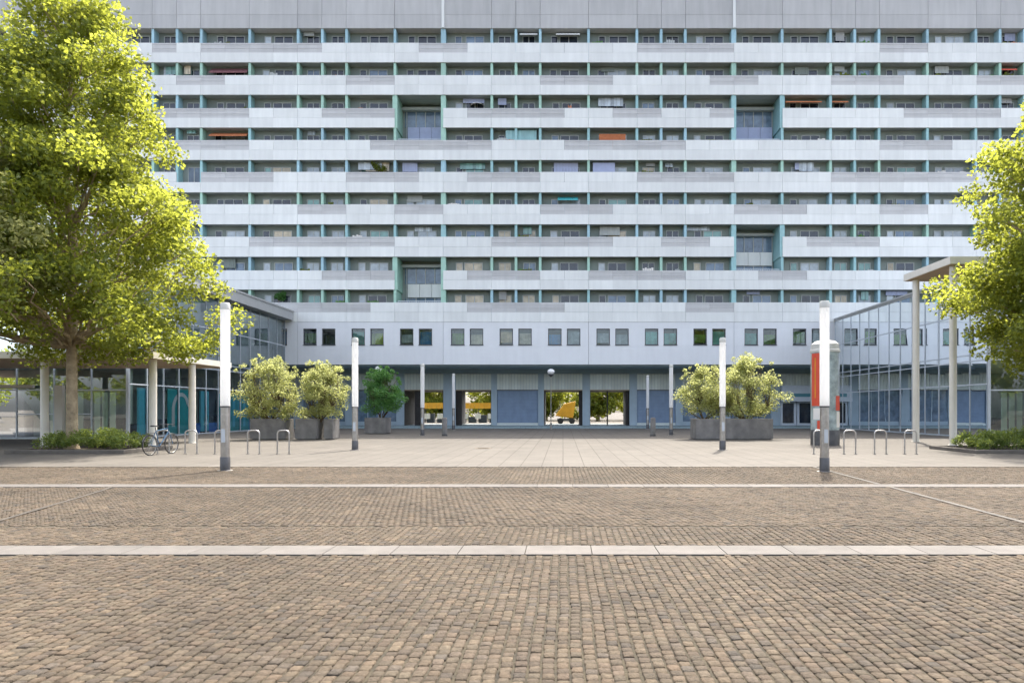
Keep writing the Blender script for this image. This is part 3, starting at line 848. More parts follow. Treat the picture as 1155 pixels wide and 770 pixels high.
# ------------------------------------------------------------------ glass pavilions
def pavilion(sx, Xw, label, ztop, fas, over, xo, cyy):
    t = thing('glass_pavilion', label, 'pavilion', (sx * Xw, 36.5, 0))
    Y1 = F0 - 36.5 - .05
    def mbx(b, x0, x1, *r):   # x measured outwards from the square
        a, c = sx * x0, sx * x1
        b.box(min(a, c), max(a, c), *r)
    W = 26.0; zg = ztop - fas
    b = MB(); mbx(b, -over, W, -over, Y1 - .02, zg, ztop - .12); mbx(b, -over - .06, W + .06, -over - .06, Y1 - .02, ztop - .12, ztop)
    b.build('roof', M['fascia'], t)
    b = MB(); mbx(b, .02, W, .02, Y1 - .02, .0, .06); b.build('floor', M['room_floor'], t)
    b = MB(); mbx(b, 9.0, 9.2, 4, Y1 - .1, .06, zg - .01); mbx(b, 9.2, W, 9.5, 9.7, .06, zg - .01); b.build('inner_wall', M['room_wall'], t)
    b = MB(); mbx(b, .3, W - .3, .3, Y1 - .1, 4.25, 4.55); b.build('ceiling', M['room_ceiling'], t)
    b = MB(); mbx(b, W - .2, W, .0, Y1, .06, zg - .005); b.build('end_wall', M['room_wall'], t)
    # side curtain wall (faces the square)
    n = 13; st = Y1 / n
    mu = MB()
    for k in range(n + 1):
        y = k * st
        mbx(mu, -.03, .06, max(0.001, y - .03), min(Y1, y + .03), .06, zg - .002)
    for z in (.06, 2.95, 4.25, 4.6, 6.9):
        for k in range(n):
            mbx(mu, -.02, .05, k * st + .031, (k + 1) * st - .031, z, z + .07)
    mo = mu.build('side_mullions', M['mullion'], t)
    for zz0, zz1 in ((.13, 2.95), (3.02, 4.25), (4.32, zg - .01)):
        g = MB()
        for k in range(n):
            tl = rng.uniform(-.004, .004); t2 = rng.uniform(-.004, .004)
            y0, y1 = k * st + .032, (k + 1) * st - .032
            g.add([(sx * (.0 + tl), y0, zz0), (sx * (.0 - tl), y1, zz0), (sx * (-t2 - tl), y1, zz1), (sx * (t2 + tl), y0, zz1)], [(0, 1, 2, 3)])
        g.build('pane', M['glass_side'] if sx > 0 or zz0 > 4 else M['glass_clear'], mo)
    # solid blinds behind the upper storey
    b = MB(); mbx(b, .25, .29, .3, Y1 - .1, 4.6, zg - .02); b.build('upper_blind', M['room_wall'], t)
    # front curtain wall
    nf = 13; sf = W / nf
    mu = MB()
    for k in range(nf + 1):
        x = k * sf
        mbx(mu, max(.07, x - .03), x + .03, -.04, .05, .06, zg - .002)
    for z in (.06, 2.62, 4.25, 6.6):
        for k in range(nf):
            mbx(mu, k * sf + (.1 if k == 0 else .031), (k + 1) * sf - .031, -.03, .04, z, z + .07)
    for k in (1, 2, 4, 6, 8):
        mbx(mu, k * sf + .031, (k + 1) * sf - .031, -.03, .04, 1.35, 1.4)
    mo = mu.build('front_mullions', M['mullion'], t)
    for zz0, zz1 in ((.13, 2.62), (2.69, 4.25), (4.32, 6.6), (6.67, zg - .01)):
        g = MB()
        for k in range(nf):
            tl = rng.uniform(-.006, .006)
            x0, x1 = k * sf + .032, (k + 1) * sf - .032
            g.add([(sx * x0, tl, zz0), (sx * x1, -tl, zz0), (sx * x1, tl, zz1), (sx * x0, -tl, zz1)], [(0, 1, 2, 3)])
        g.build('pane', M['glass_front'], mo)
    b = MB(); mbx(b, .0, .14, -.05, -.001, .0, zg); b.build('corner_post', M['mullion'], t)
    # inner columns and furniture
    for (xx, yy) in ((2.2, 3.5), (6.4, 3.2), (3.0, 10), (3.0, 15.5)):
        b = MB(); b.lathe([(.17, .06), (.17, 4.25)], 14, (sx * xx, yy)); b.build('inner_column', M['pale_green'], t, smooth=True)
    b = MB()
    mbx(b, 3.5, 6.0, 5, 5.6, .06, 1.1); mbx(b, 1.0, 1.9, 2.0, 2.5, .06, .8); mbx(b, 7.5, 8.6, 2.5, 3.1, .06, 1.3)
    mbx(b, 2.5, 3.3, 7.5, 8.8, .06, 1.0); mbx(b, 1.8, 2.6, 12.2, 13.4, .06, 1.2)
    b.build('counter', M['dark_int'], t, bevel=.02)
    b = MB()
    for k in range(7): mbx(b, 9.5 + k * .55, 9.8 + k * .55, 1.2, 1.3, .06, 2.6)
    for k in range(6): mbx(b, 1.1 + k * .42 + .5 * (k // 3), 1.4 + k * .42 + .5 * (k // 3), .55, .6, .06, 2.55)  # pale strips added close behind the front to lighten the dark glass
    for k in range(5): mbx(b, .5 + k * .7, .72 + k * .7, 9.0, 9.06, .06, 2.8)
    b.build('curtain', M['pale_green'], t)
    # canopy joined to the pavilion: a tall portal on the right, a low porch on the left
    zc = 8.0 if sx > 0 else 3.76
    fh = .34 if sx > 0 else .3
    xin = 6.5 if sx > 0 else 14.0
    yb = cyy[1] + .45 if sx > 0 else -.85
    b = MB(); mbx(b, -(Xw - xo), xin, cyy[0] - .35, yb, zc, zc + .02); cs = b.build('canopy', M['wood_soffit'], t)
    b = MB(); mbx(b, -(Xw - xo) - .06, xin + .06, cyy[0] - .41, yb + .06, zc + .02, zc + fh); b.build('canopy_fascia', M['cream_paint'], cs)
    for yy, xx in ([(q, Xw - xo - .3) for q in cyy] if sx > 0 else [(cyy[0], Xw - xo - .2), (cyy[1], Xw - xo - .2), (cyy[0], .95), (cyy[0], -6.0)]):
        b = MB(); b.lathe([(.21, 0), (.22, .04), (.155, .05), (.155, zc - .01)], 18, (sx * -xx, yy))
        b.build('canopy_column', M['cream_paint'], cs, smooth=True)
    return t, mbx
pl, mbl = pavilion(-1, 23.2, 'glass pavilion on the left with overhanging grey roof, half hidden by the tall tree', 9.85, .8, .7, 17.4, (-7.2, -4.1))
pr_, mbr = pavilion(1, 22.7, 'glass pavilion on the right with tall mirrored side wall and thin roof edge', 9.2, .25, .05, 17.1, (-6.05, -2.85))
# entrance details of the left pavilion
b = MB(); mbl(b, 4.8, 16, -.5, -.3, 2.75, 2.92); b.build('porch_beam', M['cream_paint'], pl)
b = MB(); b.box(PX(58, 36) + 23.2, PX(67, 36) + 23.2, -.3, -.1, 0, 2.9); b.build('door_panel', M['cream_paint'], pl)
# graphics standing in the left glass wall
def wall_pt(px): # where a column of the photograph meets the left side wall
    return 23.2 * FPX / (VX - px)
t = thing('window_poster', 'teal poster with a big white arch behind the left pavilion glass', 'poster', (-23.30, wall_pt(205), .1))
y0, y1 = -1.3, 1.5
b = MB(); b.box(-.03, 0, y0, y1, .0, 2.75); b.build('panel', M['poster_teal'], t)
b = MB()
pts = []
for k in range(15):
    a = math.pi * (1.0 - k / 14 * .95)
    pts.append((.012, .1 + 1.0 * math.cos(a), 1.45 + 1.1 * math.sin(a)))
wd = [.30, .30, .29, .28, .27, .26, .25, .24, .23, .22, .24, .28, .3, .26, .12]
for (p0, p1, w0, w1) in zip(pts[:-1], pts[1:], wd[:-1], wd[1:]):
    c0 = Vector((0, .1 - p0[1], 1.45 - p0[2])); c0.normalize(); c1 = Vector((0, .1 - p1[1], 1.45 - p1[2])); c1.normalize()
    q0 = Vector(p0) + c0 * w0; q1 = Vector(p1) + c1 * w1
    b.add([p0, p1, q1, q0], [(0, 1, 2, 3)])
b.box(.010, .012, -.9, -.6, .5, 1.45)
b.build('arch_print', M['poster_white'], t)
t = thing('window_poster', 'cyan and teal striped poster behind the left pavilion glass beside the tall lamp', 'poster', (-23.30, wall_pt(263), .1))
b = MB(); b.box(-.03, 0, -1.9, 2.6, 0, 2.6); b.build('panel', M['poster_teal'], t)
b = MB()
for k in range(5): b.box(0.002, .012, -1.5 + k * .8, -1.15 + k * .8, .3 + (k % 2) * .5, 2.3)
b.build('stripes', M['cyan'], t)
b = MB(); b.box(-.20, -.16, 6.4, 20, .1, .75); b.build('skirting_band', M['poster_blue'], pl)
for px, w in ((164, .42), (233, .5)):
    t = thing('display_panel', 'tall cyan display panel behind glass ' + ('left of the bicycle column' if px < 200 else 'right of the arch poster'), 'display panel', (-23.36, wall_pt(px), .06))
    b = MB(); b.box(-.05, .05, -w, w, .15, 2.75); b.build('panel', M['cyan'], t)
    b = MB(); b.box(-.2, .08, -w, w, 0, .149); b.build('foot', M['steel_dark'], t)
# things seen inside the right pavilion
t = thing('mannequin_display', 'grey draped display figure behind the right pavilion glass between the canopy columns', 'display', (23.6, 22.7 * FPX / (1042 - VX), .06))
b = MB(); b.lathe([(.5, 0), (.5, .4), (.46, .42)], 16); b.build('plinth', M['dark_int'], t)
b = MB(); b.lathe([(.48, .42), (.42, .9), (.26, 1.35), (.22, 1.5), (.34, 1.85), (.3, 2.05), (.1, 2.12), (.09, 2.2), (.14, 2.3), (.13, 2.45), (.05, 2.5)], 18); b.build('figure', M['lamp_grey'], t, smooth=True)

# ------------------------------------------------------------------ light columns
GL = 'tall white light columns on the square'
def make_lamp(loc, label):
    t = thing('light_column', label, 'street lamp', loc, 0, GL)
    b = MB(); b.lathe([(.19, .0), (.19, .018), (.125, .02), (.118, .2), (.112, .2), (.112, 1.7)], 24); b.build('pole', M['steel'], t, smooth=True)
    b = MB(); b.lathe([(.12, 1.70), (.12, 4.22)], 24); b.build('light_tube', M['tube'], t, smooth=True)
    b = MB(); b.lathe([(.123, 4.222), (.123, 4.36), (.10, 4.40), (.04, 4.41)], 24); b.build('cap', M['lamp_grey'], t, smooth=True)
    b = MB(); b.lathe([(.135, .02), (.126, .03), (.122, .36), (.117, .37)], 24); b.build('base_reflection', M['steel_dark'], t, smooth=True)  # dark steel ring imitates the reflection that darkens the pole towards its foot
    b = MB(); b.box(-.05, .05, -.118, -.105, .75, 1.1); b.build('access_door', M['mullion'], t)
    b = MB(); b.lathe([(.124, 1.66), (.124, 1.70)], 24); b.build('collar', M['steel_dark'], t, smooth=True)
    return t
lp = make_lamp((PX(254, 17.9), 17.9, 0), 'tallest white light column on the left, standing before the bike stands')
for px, D, lb in [(400.5, 26.8, 'white light column between the shrub planters and the small green tree'),
                  (476.5, 42.0, 'thin white light column in the shade before the leftmost open passage'),
                  (511.5, 53.5, 'thin distant white light column on the left beside the second open passage'),
                  (930, 17.6, 'large white light column on the right in front of the red advertising column'),
                  (815, 26.8, 'white light column in front of the long planter on the right'),
                  (757, 42.6, 'thin white light column in the shade left of the long planter'),
                  (730.5, 56.0, 'thin distant white light column before the blue shutter on the right')]:
    dup(lp, (PX(px, D), D, .022 if D > 19 else 0), label=lb)
# globe lamps
def globe(px, D, zt_, label):
    t = thing('globe_lamp', label, 'lamp', (PX(px, D), D, .022), 0, 'globe lamps before the arcade')
    b = MB(); b.lathe([(.09, 0), (.09, .5), (.035, .52), (.03, zt_ - .55)], 12); b.build('pole', M['steel'], t, smooth=True)
    b = MB(); b.lathe([(.06, zt_ - .6), (.22, zt_ - .42), (.2, zt_ - .36)], 16); b.build('base', M['steel_dark'], t, smooth=True)
    b = MB(); b.lathe([(.21, zt_ - .35), (.30, zt_ - .2), (.26, zt_ - .05), (.12, zt_ + .03), (.01, zt_ + .05)], 18); b.build('globe', M['lamp_white'], t, smooth=True)
globe(621.5, 55.5, 4.85, 'globe lamp on a thin post before the middle open passage')
globe(427, 54.5, 5.0, 'globe lamp showing above the small green tree')
# bollards
def bollard(px, D, label):
    t = thing('bollard', label, 'bollard', (PX(px, D), D, .022), 0, 'pale bollards in the shade')
    b = MB(); b.lathe([(.16, .08), (.16, 1.02), (.13, 1.1), (.02, 1.12)], 20); b.build('post', M['concrete'], t, smooth=True)
    b = MB(); b.lathe([(.175, 0), (.175, .08)], 20); b.build('foot', M['steel_dark'], t, smooth=True)
bollard(501.5, 41.5, 'pale bollard on the left below the second passage')
bollard(736.5, 41.0, 'pale bollard on the right in front of the blue shutter')

# ------------------------------------------------------------------ trees and plants
def limb(b, p0, p1, r0, r1, wob=.12, n=6, seg=7):
    p0 = Vector(p0); p1 = Vector(p1); L = (p1 - p0).length
    pts = []; rad = []
    for k in range(n + 1):
        f = k / n
        q = p0.lerp(p1, f)
        if 0 < k < n: q += Vector((rng.uniform(-1, 1), rng.uniform(-1, 1), rng.uniform(-.6, .9))) * L * wob * .35
        pts.append(q); rad.append(r0 + (r1 - r0) * f ** .8)
    b.tube(pts, rad, seg)
    return pts

def tree(loc, label, H, prof, trunk_r, fork, leafmat, n_clump, per, lsize, seed, cl=(.55, 1.05), name='broadleaf_tree', group=None, squash=.7, rz=0.0):
    global nrng
    rng.seed(seed); nrng = np.random.default_rng(seed)
    t = thing(name, label, 'tree', loc, rz, group)
    b = MB()
    b.lathe([(trunk_r * 1.7, -.03), (trunk_r * 1.25, .15), (trunk_r * 1.02, .6), (trunk_r * .95, fork * .55), (trunk_r * .9, fork)], 14, cap=True)
    lead = [(rng.uniform(-.05, .05), rng.uniform(-.05, .05), fork - .02)]
    z = fork
    while z < H * .9:
        z += 1.1; lead.append((lead[-1][0] * .8 + rng.uniform(-.16, .16), lead[-1][1] * .8 + rng.uniform(-.16, .16), z))
    nl = len(lead)
    b.tube(lead, [trunk_r * .9 * (1 - k / nl) ** .9 + .02 for k in range(nl)], 10)
    zs = [p[0] for p in prof]; rs = [p[1] for p in prof]
    centers = []; radii = []; counts = []
    tries = 0
    def ok(c):
        return all((Vector(c) - Vector(q)).length > .55 * (cl[0] + cl[1]) / 2 * 1.25 for q in centers[-60:])
    while len(centers) < n_clump and tries < n_clump * 30:
        tries += 1
        z = rng.uniform(zs[0], zs[-1])
        Rr = float(np.interp(z, zs, rs))
        if rng.random() > (Rr / max(rs)) ** 1.1 + .08: continue
        a = rng.uniform(0, 2 * math.pi)
        rr = Rr * (rng.uniform(.12, 1.0) ** .5)
        rr *= .88 + .16 * math.sin(3 * a + z * 1.1) + rng.uniform(-.07, .07)
        cr = rng.uniform(*cl)
        rr = max(0, rr - cr * .45)
        c = (rr * math.cos(a), rr * math.sin(a), z)
        if not ok(c): continue
        centers.append(c); radii.append(cr); counts.append(int(per * (cr / cl[1]) ** 2 * rng.uniform(.75, 1.2)))
    for i, c in enumerate(centers):
        if i % 3 and n_clump > 60: 
            # short twig pointing at the clump from inside
            d = Vector((c[0], c[1], 0)); 
            if d.length > .5:
                b.tube([Vector(c) - d.normalized() * .9 - Vector((0, 0, .45)), Vector(c)], [.025, .008], 4)
            continue
        hz = max(fork, c[2] - math.hypot(c[0], c[1]) * .75 - .2)
        k = min(nl - 1, max(0, int((hz - fork) / 1.1)))
        base = lead[k]
        rr = .3 * trunk_r * (1 - .7 * k / nl) + .015
        limb(b, base, c, rr, .012, .14, 6, 6)
    b.build('trunk', M['bark'], t, smooth=True)
    V, Fc = leaf_cloud(centers, radii, counts, lsize, squash)
    np_mesh('crown', V, Fc, leafmat, t)
    return t

prof_left = [(3.6, 2.4), (4.1, 5.2), (4.8, 6.1), (6.0, 6.3), (7.2, 6.1), (9.2, 5.5), (10.5, 4.9), (12.0, 4.4), (13.2, 4.0), (14.4, 3.3), (15.6, 2.8), (16.8, 2.4), (17.8, 1.3)]
tree((PX(81, 26.2), 26.2, .03), 'tall full-crowned green tree on the left with a pale straight trunk rising from the hedge', 17.6, prof_left, .20, 4.0, M['leaf_main'], 350, 430, .155, 21, (.55, 1.1))
tree((-20.5, 22.2, .0), 'pale yellow-green tree cut by the left picture edge in front of the tall tree', 11.6,
     [(4.2, 1.0), (5.0, 3.0), (6.5, 3.7), (8.5, 3.5), (10.0, 2.6), (11.4, .9)], .16, 3.6, M['leaf_sage'], 110, 400, .15, 31, (.55, 1.0))
prof_right = [(3.1, 1.6), (3.6, 3.6), (4.4, 4.4), (5.6, 4.7), (7.0, 4.5), (8.4, 4.1), (9.8, 3.9), (11.0, 3.2), (12.4, 2.4), (13.4, 1.5), (14.0, .6)]
tree((PX(1209, 25.5), 25.5, .03), 'round-crowned green tree at the right picture edge over the canopy', 14.0, prof_right, .19, 3.6, M['leaf_main'], 220, 430, .155, 41, (.55, 1.05))

# plant beds and hedges under the trees
def hedge(x0, x1, y0, y1, h, label, blabel, seed):
    global nrng
    nrng = np.random.default_rng(seed); rng.seed(seed)
    cx, cy = (x0 + x1) / 2, (y0 + y1) / 2
    t = thing('plant_bed', blabel, 'plant bed', (cx, cy, .022))
    w, d = (x1 - x0) / 2 + .5, (y1 - y0) / 2 + .35
    b = MB(); k = .14
    b.box(-w, w, -d, -d + k, 0, .14); b.box(-w, w, d - k, d, 0, .14); b.box(-w, -w + k, -d + k, d - k, 0, .14); b.box(w - k, w, -d + k, d - k, 0, .14)
    b.build('kerb', M['kerb'], t, bevel=.015)
    b = MB(); b.box(-w + k, w - k, -d + k, d - k, 0, .09); b.build('soil', M['soil'], t)
    cs = []; rs = []
    n = int((x1 - x0) * (y1 - y0) * 11)
    for _ in range(n):
        fx, fy = rng.uniform(-1, 1), rng.uniform(-1, 1)
        hh = h * (1 - .32 * max(abs(fx), abs(fy)) ** 4) * (.88 + .1 * math.sin(fx * 9 + seed) + rng.uniform(-.05, .08))
        cs.append((fx * (x1 - x0) / 2, fy * (y1 - y0) / 2, rng.uniform(.25, 1) ** .6 * hh - .15)); rs.append(rng.uniform(.16, .3))
    V, Fc = leaf_cloud(cs, rs, [120] * len(cs), .07, .9)
    o = np_mesh('hedge', V, Fc, M['leaf_hedge']); o.location = (cx, cy, .11); tag(o, label, 'hedge')
hedge(PX(31, 25), PX(133, 25), 24.9, 27.3, .88, 'low clipped green hedge around the foot of the tall left tree', 'stone-edged plant bed under the left hedge', 51)
hedge(PX(1107, 25), PX(1107, 25) + 5.2, 24.9, 27.3, .88, 'low dark green hedge at the right picture edge', 'stone-edged plant bed under the right hedge', 52)

def planter(x0, x1, y0, y1, h, label, name='planter_box'):
    cx, cy = (x0 + x1) / 2, (y0 + y1) / 2
    t = thing(name, label, 'planter', (cx, cy, .022), 0, 'concrete planters with shrubs')
    w, d = (x1 - x0) / 2, (y1 - y0) / 2; k = .1
    b = MB()
    b.box(-w, w, -d, -d + k, .04, h); b.box(-w, w, d - k, d, .04, h); b.box(-w, -w + k, -d + k + .002, d - k - .002, .04, h); b.box(w - k, w, -d + k + .002, d - k - .002, .04, h)
    b.box(-w + .08, w - .08, -d + .08, d - .08, 0, .05)
    b.build('box', M['concrete'], t, bevel=.012)
    b = MB(); b.box(-w + k, w - k, -d + k, d - k, .06, h - .1); b.build('soil', M['soil'], t)
    return (cx, cy, h - .1 + .022)
def shrub(loc, w, d, h0, h, label, seed, leaf='leaf_shrub', nstem=7, ncl=105, per=115, ls=.085, cat='shrub', name='planter_shrub', group='shrubs in the planters'):
    global nrng
    nrng = np.random.default_rng(seed); rng.seed(seed)
    t = thing(name, label, cat, loc, 0, group)
    b = MB(); cs = []; rs = []
    for _ in range(ncl):
        a = rng.uniform(0, 2 * math.pi); rr = rng.uniform(0, 1) ** .5
        fz = rng.uniform(0, 1)
        prof = math.sin(math.pi * (fz * .8 + .17)) ** .6 * (.88 + .2 * math.sin(3 * a + seed))
        c = (w * rr * prof * math.cos(a), d * rr * prof * math.sin(a), h0 + (h - h0) * fz * (1 - .28 * (rr * math.cos(a)) ** 2) + rng.uniform(-.12, .12))
        cs.append(c); rs.append(rng.uniform(.24, .46))
    for _ in range(26):   # loose shoots that break the outline
        a = rng.uniform(0, 2 * math.pi); q = rng.uniform(.2, 1)
        c = (w * q * math.cos(a), d * q * math.sin(a), h - (h - h0) * .35 * q * q + rng.uniform(-.1, .3))
        cs.append(c); rs.append(rng.uniform(.08, .18))
    st = []
    for k in range(nstem):
        bx_, by_ = rng.uniform(-.4, .4) * w, rng.uniform(-.3, .3) * d
        q = Vector((bx_ * 1.3, by_ * 1.3, h0 + rng.uniform(0, .4)))
        limb(b, (0, 0, -.05), q, .05, .025, .1, 5, 6); st.append(q)
    for c in cs:
        q = min(st, key=lambda s: (s - Vector(c)).length)
        limb(b, q, c, .016, .005, .16, 4, 4)
    b.build('stems', M['twig'], t)
    V, Fc = leaf_cloud(cs, rs, [int(per * (r / .4) ** 1.5) + 8 for r in rs], ls, .85)
    np_mesh('foliage', V, Fc, M[leaf], t)
DP = 36.0
a = planter(PX(282, DP), PX(321, DP), DP, DP + 1.25, 1.1, 'concrete planter behind the left bike stands')
c2 = planter(PX(332.5, DP), PX(356.5, DP), DP + .05, DP + 1.2, 1.1, 'middle concrete planter of the left group, in front of the light column')
c3 = planter(PX(366, DP + .4), PX(376, DP + .4), DP + .3, DP + 1.4, 1.1, 'narrow concrete planter at the right end of the left group')
shrub((PX(300, DP), DP + .6, a[2]), 1.95, 1.3, .3, 3.3, 'airy yellow-green shrub growing in the planter behind the left bike stands', 61)
shrub((PX(357, DP), DP + .65, c2[2]), 1.75, 1.2, .3, 3.0, 'airy yellow-green shrub on the middle left planter, touching the light column', 62)
a = planter(PX(785, DP), PX(871.5, DP), DP - .1, DP + 1.6, 1.1, 'long grey concrete planter on the right side of the square')
shrub((PX(797, DP), DP + .7, a[2]), 1.6, 1.0, .35, 2.85, 'smaller pale yellow-green shrub at the left end of the long planter', 63, ncl=80)
shrub((PX(846, DP), DP + .7, a[2]), 2.15, 1.2, .35, 3.25, 'wider pale yellow-green shrub at the right end of the long planter', 64, ncl=130)
a = planter(PX(413, 45), PX(436, 45), 44.6, 46.2, 1.05, 'small grey planter in the shade below the green tree')
shrub((PX(429, 45), 45.3, a[2]), 1.35, 1.2, .55, 3.35, 'small deep green tree in a planter in the shade left of the passages', 65, leaf='leaf_dark', ncl=70, per=170, ls=.1, cat='small tree', name='planter_tree', group=None)

# ------------------------------------------------------------------ advertising column
ad = thing('advertising_column', 'round advertising column with red poster behind the large right light column', 'advertising column', (PX(930.5, 30.8), 30.8, .022))
b = MB(); b.lathe([(.62, 0), (.62, .62), (.6, .68)], 36); b.build('base', M['steel_dark'], ad, smooth=True)
b = MB(); b.lathe([(.61, .68), (.61, 4.15)], 36); b.build('drum', M['poster_green'], ad, smooth=True)
b = MB(); b.lathe([(.64, 4.15), (.64, 4.25), (.61, 4.28), (.60, 4.52), (.42, 4.66), (.02, 4.72)], 36); b.build('cap', M['lamp_grey'], ad, smooth=True)
def patch(a0, a1, z0, z1, m, name='poster', r=.616):
    b = MB(); b.lathe([(r, z0), (r, z1)], 14, a0=R(a0), a1=R(a1)); return b.build(name, M[m], ad, smooth=True)
patch(185, 262, 1.75, 4.1, 'red'); patch(190, 215, .75, 1.7, 'poster_green', r=.617); patch(217, 255, .72, 1.1, 'red'); patch(196, 240, 1.15, 1.65, 'paper', r=.618)
patch(300, 340, .8, 1.5, 'paper'); patch(296, 345, 1.55, 2.2, 'red'); patch(310, 352, 2.3, 4.05, 'pane_curtain')
patch(205, 210, 2.1, 3.9, 'yellow', 'poster_lettering', .62)

# ------------------------------------------------------------------ bike stands and bicycle
GS = 'steel hoop bike stands'
def make_stand(loc, label):
    t = thing('bike_stand', label, 'bike stand', loc, 0, GS)
    pts = [(-.21, 0, 0), (-.21, 0, .72)]
    for k in range(1, 6):
        a = math.pi - k / 5 * math.pi / 2
        pts.append((-.21 + .12 + .12 * math.cos(a), 0, .72 + .12 * math.sin(a)))
    for k in range(0, 6):
        a = math.pi / 2 - k / 5 * math.pi / 2
        pts.append((.09 + .12 * math.cos(a), 0, .72 + .12 * math.sin(a)))
    pts.append((.21, 0, 0))
    b = MB(); b.tube(pts, .026, 10); b.build('hoop', M['steel'], t, smooth=True)
    for x in (-.21, .21):
        b = MB(); b.lathe([(.06, 0), (.06, .012), (.03, .014)], 12, (x, 0)); b.build('foot_plate', M['steel_dark'], t)
    return t
DS = 24.4
st0 = make_stand((PX(215.5, DS), DS, .022), 'steel bike stand just right of the parked bicycle')
for px, lb in [(249, 'steel bike stand behind the tallest left light column'), (286, 'steel bike stand left of the two before the left planters'), (319.5, 'steel bike stand farthest right of the left row, before the planters'),
               (924.5, 'steel bike stand half hidden by the large right light column'), (958.5, 'steel bike stand first to the right of the advertising column'),
               (993, 'steel bike stand midway between advertising column and canopy columns'), (1027, 'steel bike stand in front of the canopy column base'), (182, 'steel bike stand the bicycle leans on')]:
    dup(st0, (PX(px, DS), DS + (.12 if px == 182 else 0), .022), label=lb)

bk = thing('bicycle', 'parked bicycle with blue frame and black tyres by a bike stand on the left', 'bicycle', (PX(181.5, 24.1), 24.1, .022), R(82))
def wheel(x):
    b = MB(); b.tube([(x + .335 * math.cos(a), 0, .35 + .335 * math.sin(a)) for a in [2 * math.pi * k / 32 for k in range(32)]], .019, 8, True)
    w = b.build('wheel', M['black'], bk, smooth=True)
    b = MB(); b.tube([(x + .312 * math.cos(a), 0, .35 + .312 * math.sin(a)) for a in [2 * math.pi * k / 32 for k in range(32)]], .009, 6, True)
    b.tube([(x, -.05, .35), (x, .05, .35)], .022, 8); b.build('rim', M['steel'], w)
    b = MB()
    for k in range(16):
        a = 2 * math.pi * k / 16
        b.tube([(x, .02 * (-1) ** k, .35), (x + .31 * math.cos(a), 0, .35 + .31 * math.sin(a))], .0022, 4)
    b.build('spokes', M['steel'], w)
    b = MB(); b.tube([(x + .375 * math.cos(a), 0, .35 + .375 * math.sin(a)) for a in [R(30 + 130 * k / 12) for k in range(13)]], .012, 6); b.build('mudguard', M['steel_dark'], w)
wheel(-.53); wheel(.53)
b = MB()
hd, ht, bb, stt, ra = (.34, 0, .92), (.37, 0, .80), (-.08, 0, .29), (-.24, 0, .84), (-.53, 0, .35)
b.tube([hd, ht, (.40, 0, .70)], .02); b.tube([ht, bb], .02); b.tube([stt, bb], .017); b.tube([hd, stt], .016)
for s_ in (-1, 1):
    b.tube([stt, (ra[0], s_ * .05, .35)], .009); b.tube([bb, (ra[0], s_ * .05, .35)], .010)
    b.tube([(.40, s_ * .045, .70), (.53, s_ * .05, .35)], .012)
b.build('frame', M['bike_blue'], bk, smooth=True)
b = MB(); b.tube([hd, (.33, 0, 1.03), (.38, 0, 1.06)], .014); b.tube([(.30, -.29, 1.05), (.38, -.12, 1.06), (.38, .12, 1.06), (.30, .29, 1.05)], .013); b.build('handlebar', M['steel_dark'], bk, smooth=True)
b = MB(); b.tube([stt, (-.27, 0, .97)], .013); b.add([(-.42, -.08, .99), (-.42, .08, .99), (-.12, .02, .98), (-.12, -.02, .98), (-.42, -.07, 1.04), (-.42, .07, 1.04), (-.12, .015, 1.02), (-.12, -.015, 1.02)],
    [(0, 1, 2, 3), (4, 7, 6, 5), (0, 4, 5, 1), (1, 5, 6, 2), (2, 6, 7, 3), (3, 7, 4, 0)]); b.build('saddle', M['black'], bk)
b = MB(); b.tube([(-.08 + .1 * math.cos(2 * math.pi * k / 20), .04, .29 + .1 * math.sin(2 * math.pi * k / 20)) for k in range(20)], .008, 5, True)
b.tube([(-.08, .06, .29), (.02, .06, .16)], .01); b.tube([(-.08, -.06, .29), (-.18, -.06, .42)], .01); b.tube([(-.08, -.06, .29), (-.08, .06, .29)], .015)
b.box(-.03, .07, .06, .14, .15, .175); b.box(-.23, -.13, -.14, -.06, .41, .435); b.build('crank', M['steel_dark'], bk)
b = MB(); b.tube([(-.28, 0, .78), (-.62, 0, .76), (-.70, 0, .76)], .008); b.box(-.7, -.34, -.06, .06, .765, .78); b.tube([(-.6, .05, .76), (-.53, .05, .38)], .006); b.build('luggage_rack', M['steel_dark'], bk)

# ------------------------------------------------------------------ courtyard seen through the passages
GB = 'garden trees beyond the passages'
prf = [(1.0, 1.5), (2.0, 3.4), (4.5, 4.2), (7.0, 3.4), (9.0, 1.2)]
ft = tree((-17, 96, 0), 'leafy garden tree seen at the far left through the leftmost passage', 9.2, prf, .2, 1.4, M['leaf_far'], 90, 160, .36, 71, (.8, 1.4), group=GB)
for x, y, s_, lb in [(-9.5, 99, 1.1, 'leafy garden tree seen through the second passage behind the yellow awning'), (-2.5, 101, 1.0, 'leafy garden tree seen through the middle passage above the yellow tipper'),
                     (5.0, 97, 1.15, 'leafy garden tree filling the right-hand passage'), (11.5, 100, 1.0, 'leafy garden tree beyond the arcade, mostly behind the right blue shutter'), (-24, 99, 1.1, 'leafy garden tree beyond the arcade behind the small green tree')]:
    o = dup(ft, (x, y, 0), rng.uniform(0, 6), lb); o.scale = (s_, s_, s_)
nrng = np.random.default_rng(90); rng.seed(90)
cs = []; rs = []
for k in range(800):
    x = rng.uniform(-75, 65); z = rng.uniform(.03, 1) * (8.5 + 2 * math.sin(x * .35))
    cs.append((x, 112 + rng.uniform(-2.5, 2.5), z)); rs.append(rng.uniform(.9, 1.7))
V, Fc = leaf_cloud(cs, rs, [110] * len(cs), .45)
o = np_mesh('tree_line', V, Fc, M['leaf_far']); o['kind'] = 'stuff'
nrng = np.random.default_rng(91); rng.seed(91)
cs = []; rs = []
